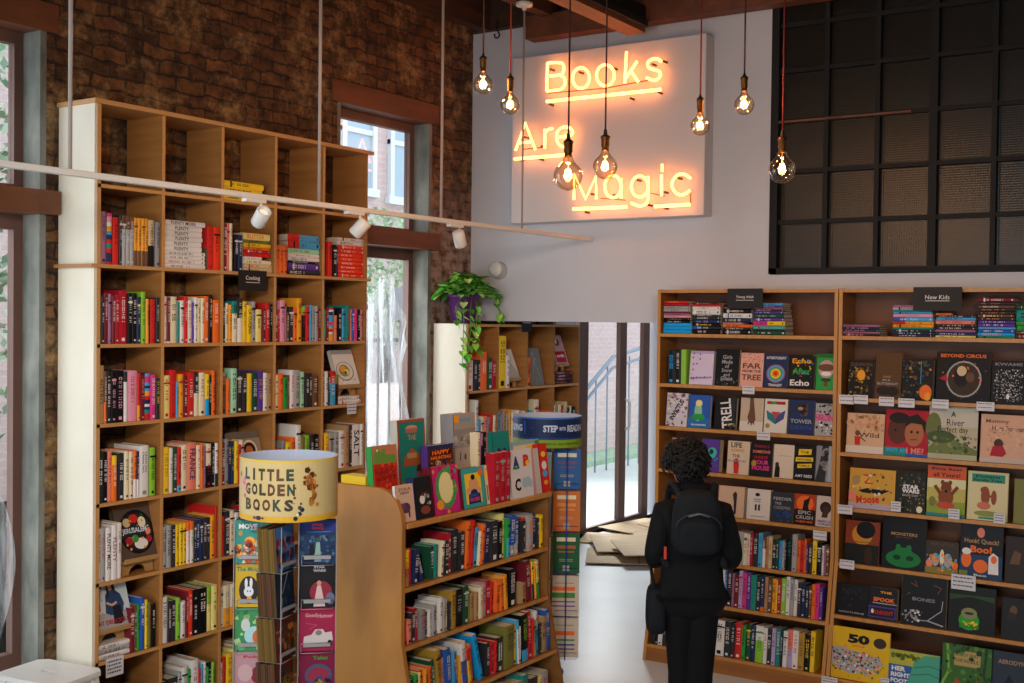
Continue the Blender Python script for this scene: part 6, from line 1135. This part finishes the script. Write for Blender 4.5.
# ---------------------------------------------------------------- flattened cardboard by the doors
CARDK = 1.25
CG = [((-5.45, 10.45), .75, .45, 20, .005, 0, 'flattened cardboard sheet nearest the door frame'), ((-5.35, 11.0), .9, .6, -15, .03, 2, 'flattened cardboard box by the glass doors, at the back of the pile'), ((-5.0, 10.2), 1.0, .62, 35, .055, 2, 'large cardboard sheet in the middle of the pile'), ((-4.85, 9.75), .95, .55, 28, .018, 0, 'lowest cardboard sheet of the pile, jutting toward the room'), ((-4.75, 10.35), .9, .5, 12, .085, 4, 'tilted cardboard flap near the person'), ((-4.7, 9.85), .8, .5, 40, .11, 3, 'top cardboard sheet of the pile, beside the person'), ((-4.95, 10.75), .7, .5, -30, .14, 6, 'pale cardboard sheet topping the pile')]
for (x, y), w, d, rz, z, tl, lb in CG:
    w *= CARDK; d *= CARDK; z *= .9; tl *= .6
    m = MB(); m.box(-w/2, w/2, -d/2, d/2, .0, .008); m.mi = 1; m.box(-w*.1, -w*.09, -d/2, d/2, .008, .0086); m.mi = 0
    o = m.build('cardboard_sheet', [CARD, flat('crease', '#8a6c48', .8)]); o.location = (x, y, z+d/2*sin(RD(tl))); o.rotation_euler = (RD(tl), 0, RD(rz)); tag(o, lb, 'cardboard', 'flattened cardboard boxes')

# ---------------------------------------------------------------- person
PB = Vector((-2.41, 5.30, 0)); PR = RD(31)
person = empty('person', PB, PR, 'person seen from behind in black coat, curly black hair and dark backpack', 'person')
def fabric(name, col, rough=.85):
    m, nt, b = newmat(name); b.inputs['Base Color'].default_value = (*C(col), 1); b.inputs['Roughness'].default_value = rough; b.inputs['Specular IOR Level'].default_value = .25
    tc = N(nt, 'ShaderNodeTexCoord'); no = N(nt, 'ShaderNodeTexNoise'); no.inputs['Scale'].default_value = 14; no.inputs['Detail'].default_value = 4; bp = N(nt, 'ShaderNodeBump'); bp.inputs['Strength'].default_value = .35; bp.inputs['Distance'].default_value = .02
    nt.links.new(tc.outputs['Object'], no.inputs['Vector']); nt.links.new(no.outputs[0], bp.inputs['Height']); nt.links.new(bp.outputs[0], b.inputs['Normal']); return m
SKIN = flat('skin', '#b07a5c', .55); COAT = fabric('black_coat', '#0d0e12'); TROU = fabric('black_trousers', '#0b0b0e'); PACK = fabric('slate_pack', '#12161c', .75); HAIR = flat('black_hair', '#0b0a0b', .45)
def skin(name, verts, edges, mat, parent, sub=2, root=0):
    me = bpy.data.meshes.new(name); me.from_pydata([v[0] for v in verts], edges, []); me.materials.append(mat)
    o = bpy.data.objects.new(name, me); COL.objects.link(o); o.parent = parent
    sk = o.modifiers.new('skin', 'SKIN'); sk.use_smooth_shade = True
    d = me.skin_vertices[0].data if me.skin_vertices else None
    if d is None:
        bm = bmesh.new(); bm.from_mesh(me); bm.verts.layers.skin.verify(); bm.to_mesh(me); bm.free(); d = me.skin_vertices[0].data
    for i, v in enumerate(verts):
        r = v[1]; d[i].radius = r if isinstance(r, tuple) else (r, r); d[i].use_root = (i == root)
    ss = o.modifiers.new('sub', 'SUBSURF'); ss.levels = sub; ss.render_levels = sub
    return o
HC = Vector((-.030, .045, 1.485))             # head centre (looking down and a little left)
V = [((0, 0, .86), (.12, .09)), ((0, 0, 1.0), (.11, .08)), ((0, .005, 1.17), (.13, .09)), ((0, .0, 1.29), (.11, .075)), ((0, .012, 1.355), .052), ((-.014, .025, 1.41), .054), ((-.034, .045, 1.452), (.076, .08)), ((-.030, .045, 1.515), (.078, .09)), ((-.030, .042, 1.565), (.055, .065)),
     ((-.14, -.005, 1.275), .045), ((-.185, -.03, 1.06), .036), ((-.175, .15, .985), .027), ((-.165, .20, .975), (.036, .018)),
     ((.14, -.005, 1.275), .045), ((.19, -.03, 1.06), .036), ((.19, .13, .985), .027), ((.185, .185, .975), (.036, .018)),
     ((-.05, 0, .80), .06), ((-.040, .04, .46), .042), ((-.053, .015, .09), .032), ((-.06, .10, .04), (.036, .028)),
     ((.05, 0, .80), .06), ((.040, -.02, .46), .042), ((.053, -.022, .09), .032), ((.06, .09, .04), (.036, .028))]
E_ = [(0, 1), (1, 2), (2, 3), (3, 4), (4, 5), (5, 6), (6, 7), (7, 8), (3, 9), (9, 10), (10, 11), (11, 12), (3, 13), (13, 14), (14, 15), (15, 16), (0, 17), (17, 18), (18, 19), (19, 20), (0, 21), (21, 22), (22, 23), (23, 24)]
def hand(side, pi_, palm):
    px_, py_, pz_ = palm
    for k, (dx, ln) in enumerate(((-.027, .062), (-.009, .072), (.009, .068), (.026, .052))):
        b0 = len(V); x = px_+dx
        V.append(((x, py_+.03, pz_), .0095)); V.append(((x+dx*.1, py_+.03+ln*.5, pz_-.012), .0085)); V.append(((x+dx*.1-side*.003, py_+.03+ln*.75, pz_-.034), .0075))
        E_.extend([(pi_, b0), (b0, b0+1), (b0+1, b0+2)])
    b0 = len(V); V.append(((px_-side*.034, py_+.0, pz_+.006), .011)); V.append(((px_-side*.05, py_+.032, pz_-.002), .0095)); V.append(((px_-side*.045, py_+.055, pz_-.012), .008)); E_.extend([(pi_, b0), (b0, b0+1), (b0+1, b0+2)])
hand(-1, 12, (-.165, .20, .975)); hand(1, 16, (.185, .185, .975))
skin('body', V, E_, SKIN, person)
CV = [((0, -.005, 1.0), (.162, .11)), ((0, 0, 1.15), (.155, .11)), ((0, 0, 1.285), (.125, .09)), ((0, .008, 1.345), (.085, .075)), ((0, 0, .87), (.18, .12)), ((0, 0, .72), (.178, .12)),
      ((-.145, -.005, 1.265), .066), ((-.188, -.03, 1.05), .058), ((-.17, .13, .99), .042), ((.145, -.005, 1.265), .066), ((.195, -.03, 1.05), .058), ((.19, .11, .99), .042)]
skin('coat', CV, [(0, 1), (1, 2), (2, 3), (0, 4), (4, 5), (2, 6), (6, 7), (7, 8), (2, 9), (9, 10), (10, 11)], COAT, person, 2)
m = MB(); m.tube([(.085*sin(a), .012+.078*cos(a), 1.375+.018*cos(a)*-1) for a in [2*pi*k/18 for k in range(19)]], [.030]*19, 10, cap=False); m.build('hood', COAT, person)
for sx, kx, ky in ((-1, -.04, .04), (1, .04, -.02)):
    m = MB(); m.tube([(.045*sx, 0, .95), (.05*sx, 0, .84), (.048*sx, ky*.4, .66), (kx, ky, .46), (kx*1.1, ky, .25), (.055*sx, ky*.6-.01, .085)], [.08, .09, .078, .066, .060, .056], 20); m.build('trouser_leg', TROU, person)
for sx, yy in ((-1, 0), (1, -.01)):
    m = MB(); m.T = Matrix.Translation((.058*sx, .03+yy, 0)); ln = [(-.10, .03), (-.09, .05), (-.03, .06), (.04, .052), (.10, .045), (.13, .02)]
    rings = []
    for y, h_ in ln: rings.append([m.av((.042*cos(a)*(1 if y < .1 else .7), y, max(0.002, h_/1+h_*.9*sin(a)))) for a in [2*pi*k/12 for k in range(12)]])
    m.smooth = True
    for i in range(len(rings)-1):
        for k in range(12): m.face([rings[i][k], rings[i][(k+1) % 12], rings[i+1][(k+1) % 12], rings[i+1][k]])
    m.face(rings[0][::-1]); m.face(rings[-1]); m.build('shoe', BLACKM, person)
# face and ears
def ball(name, c, r, mat, parent, n=12):
    m = MB(); m.smooth = True; rr_ = r if isinstance(r, tuple) else (r, r, r); rings = []
    for j in range(n+1):
        t = pi*j/n; rings.append([m.av((c[0]+rr_[0]*sin(t)*cos(a), c[1]+rr_[1]*sin(t)*sin(a), c[2]+rr_[2]*cos(t))) for a in [2*pi*k/n for k in range(n)]])
    for j in range(n):
        for k in range(n): m.face([rings[j+1][k], rings[j+1][(k+1) % n], rings[j][(k+1) % n], rings[j][k]])
    return m.build(name, mat, parent)
for sx in (-1, 1):
    ball('ear', (HC.x+.082*sx, HC.y-.005, 1.478), (.010, .02, .03), SKIN, person); ball('eye', (HC.x+.032*sx, HC.y+.078, 1.488), .012, flat('eye_white', '#d8d0c8', .3), person, 8)
ball('nose', (HC.x, HC.y+.098, 1.462), (.014, .02, .022), SKIN, person, 8); ball('mouth', (HC.x, HC.y+.086, 1.432), (.024, .008, .006), flat('lips', '#8a4a40', .5), person, 8)
rh = random.Random(9); m = MB(); m.smooth = True
HCn = Vector((-.034, .018, 1.518)); RX, RY, RZ = .106, .115, .108
for k in range(430):
    while 1:
        d = Vector((rh.gauss(0, 1), rh.gauss(0, 1), rh.gauss(0, 1))).normalized()
        if not (d.x < -.4 and d.z < -.30) and not (d.y > .45 and d.z < .35) and not (d.z < -.80) and not (d.z < -.2 and d.y > .1): break
    r0 = rh.uniform(.74, .98); p = HCn+Vector((d.x*RX*r0, d.y*RY*r0, d.z*RZ*r0*(1.1 if d.z < 0 else 1)))
    t1 = d.orthogonal().normalized(); t2 = d.cross(t1); cr = rh.uniform(.009, .019); ph = rh.uniform(0, 6); tn = rh.uniform(1.1, 1.9); pts = []
    for q in range(11):
        a = ph+tn*2*pi*q/10; pts.append(p+(t1*cos(a)+t2*sin(a))*cr+d*(.026*q/10)-Vector((0, 0, .010*q/10)))
    m.tube(pts, [.0048*(1-.05*q) for q in range(11)], 5)
rings = []
for j in range(13):
    t = pi*j/12; rings.append([m.av((HCn.x+RX*.84*sin(t)*cos(a), HCn.y-.006+RY*.82*sin(t)*sin(a), HCn.z+RZ*.86*cos(t))) for a in [2*pi*k/16 for k in range(16)]])
for j in range(9):
    for k in range(16): m.face([rings[j+1][k], rings[j+1][(k+1) % 16], rings[j][(k+1) % 16], rings[j][k]])
for k in range(16):
    a = 2*pi*k/16
    if sin(a) < .2:
        m.face([rings[10][k], rings[10][(k+1) % 16], rings[9][(k+1) % 16], rings[9][k]])
m.build('hair', HAIR, person)
# backpack
bp_ = empty('backpack', (PB.x, PB.y, 0), PR, 'dark slate backpack worn on the person\'s back', 'backpack')
def roundbox(name, x0, x1, y0, y1, z0, z1, mat, parent, r=.5, taper=.82):
    me = bpy.data.meshes.new(name); bm = bmesh.new(); bmesh.ops.create_cube(bm, size=1)
    for v in bm.verts:
        k = taper if v.co.z > 0 else 1
        v.co = Vector(((x0+x1)/2+(x1-x0)*v.co.x*k, (y0+y1)/2+(y1-y0)*v.co.y, (z0+z1)/2+(z1-z0)*v.co.z))
    bmesh.ops.subdivide_edges(bm, edges=bm.edges, cuts=1, use_grid_fill=True); bm.to_mesh(me); bm.free(); me.materials.append(mat)
    for p in me.polygons: p.use_smooth = True
    o = bpy.data.objects.new(name, me); COL.objects.link(o); o.parent = parent; s_ = o.modifiers.new('s', 'SUBSURF'); s_.levels = 2; s_.render_levels = 2; return o
roundbox('main_compartment', -.13, .13, -.235, -.10, 1.09, 1.40, PACK, bp_)
roundbox('front_pocket', -.10, .10, -.272, -.20, 1.10, 1.27, PACK, bp_, taper=.9)
m = MB(); m.tube([(-.04, -.175, 1.352), (-.035, -.185, 1.395), (.035, -.185, 1.395), (.04, -.175, 1.352)], .008, 8); m.build('handle', PACK, bp_)
m = MB(); m.tube([(.108*cos(a), -.243-.02*sin(a), 1.22+.08*sin(a)) for a in [pi*k/14 for k in range(15)]], .003, 5); m.build('zip', flat('zip', '#2c3440', .4), bp_)
m = MB(); m.tube([(-.05, -.262, 1.285), (0, -.27, 1.30), (.05, -.262, 1.285)], .005, 6); m.build('reflective_strip', flat('reflective_strip', '#5c6470', .4), bp_)
for sx in (-1, 1):
    m = MB(); pts = [(.075*sx, -.13, 1.35), (.095*sx, -.06, 1.405), (.108*sx, .02, 1.40), (.118*sx, .10, 1.30), (.13*sx, .10, 1.15), (.15*sx, .02, 1.05), (.14*sx, -.12, 1.03)]
    a_ = []
    m.tube(pts, .017, 8); m.build('shoulder_strap', PACK, bp_)
# shoulder bag hanging at the left hip
sb = empty('shoulder_bag', (PB.x, PB.y, 0), PR, "dark bag hanging at the person's left hip", 'bag')
roundbox('bag_body', -.225, -.12, -.07, .10, .66, .90, PACK, sb, taper=.9)
m = MB(); m.tube([(-.18, -.04, .86), (-.195, -.03, .95), (-.20, .02, .98), (-.195, .06, .95), (-.18, .07, .86)], .008, 6); m.build('strap', PACK, sb)
m = MB(); m.box(-.152, -.140, -.150, -.142, 1.06, 1.12); m.build('zip_pull', flat('red_tab', '#c83a24', .5), bp_)

dup = {k: v for k, v in LABELS.items() if len(v) > 1}
print('DUPLICATE LABELS', len(dup)); [print('  ', k, v[:3]) for k, v in list(dup.items())[:30]]
long_ = [k for k in LABELS if len(k.split()) > 16]
print('LONG', len(long_), long_[:12])
print('N', len(LABELS))
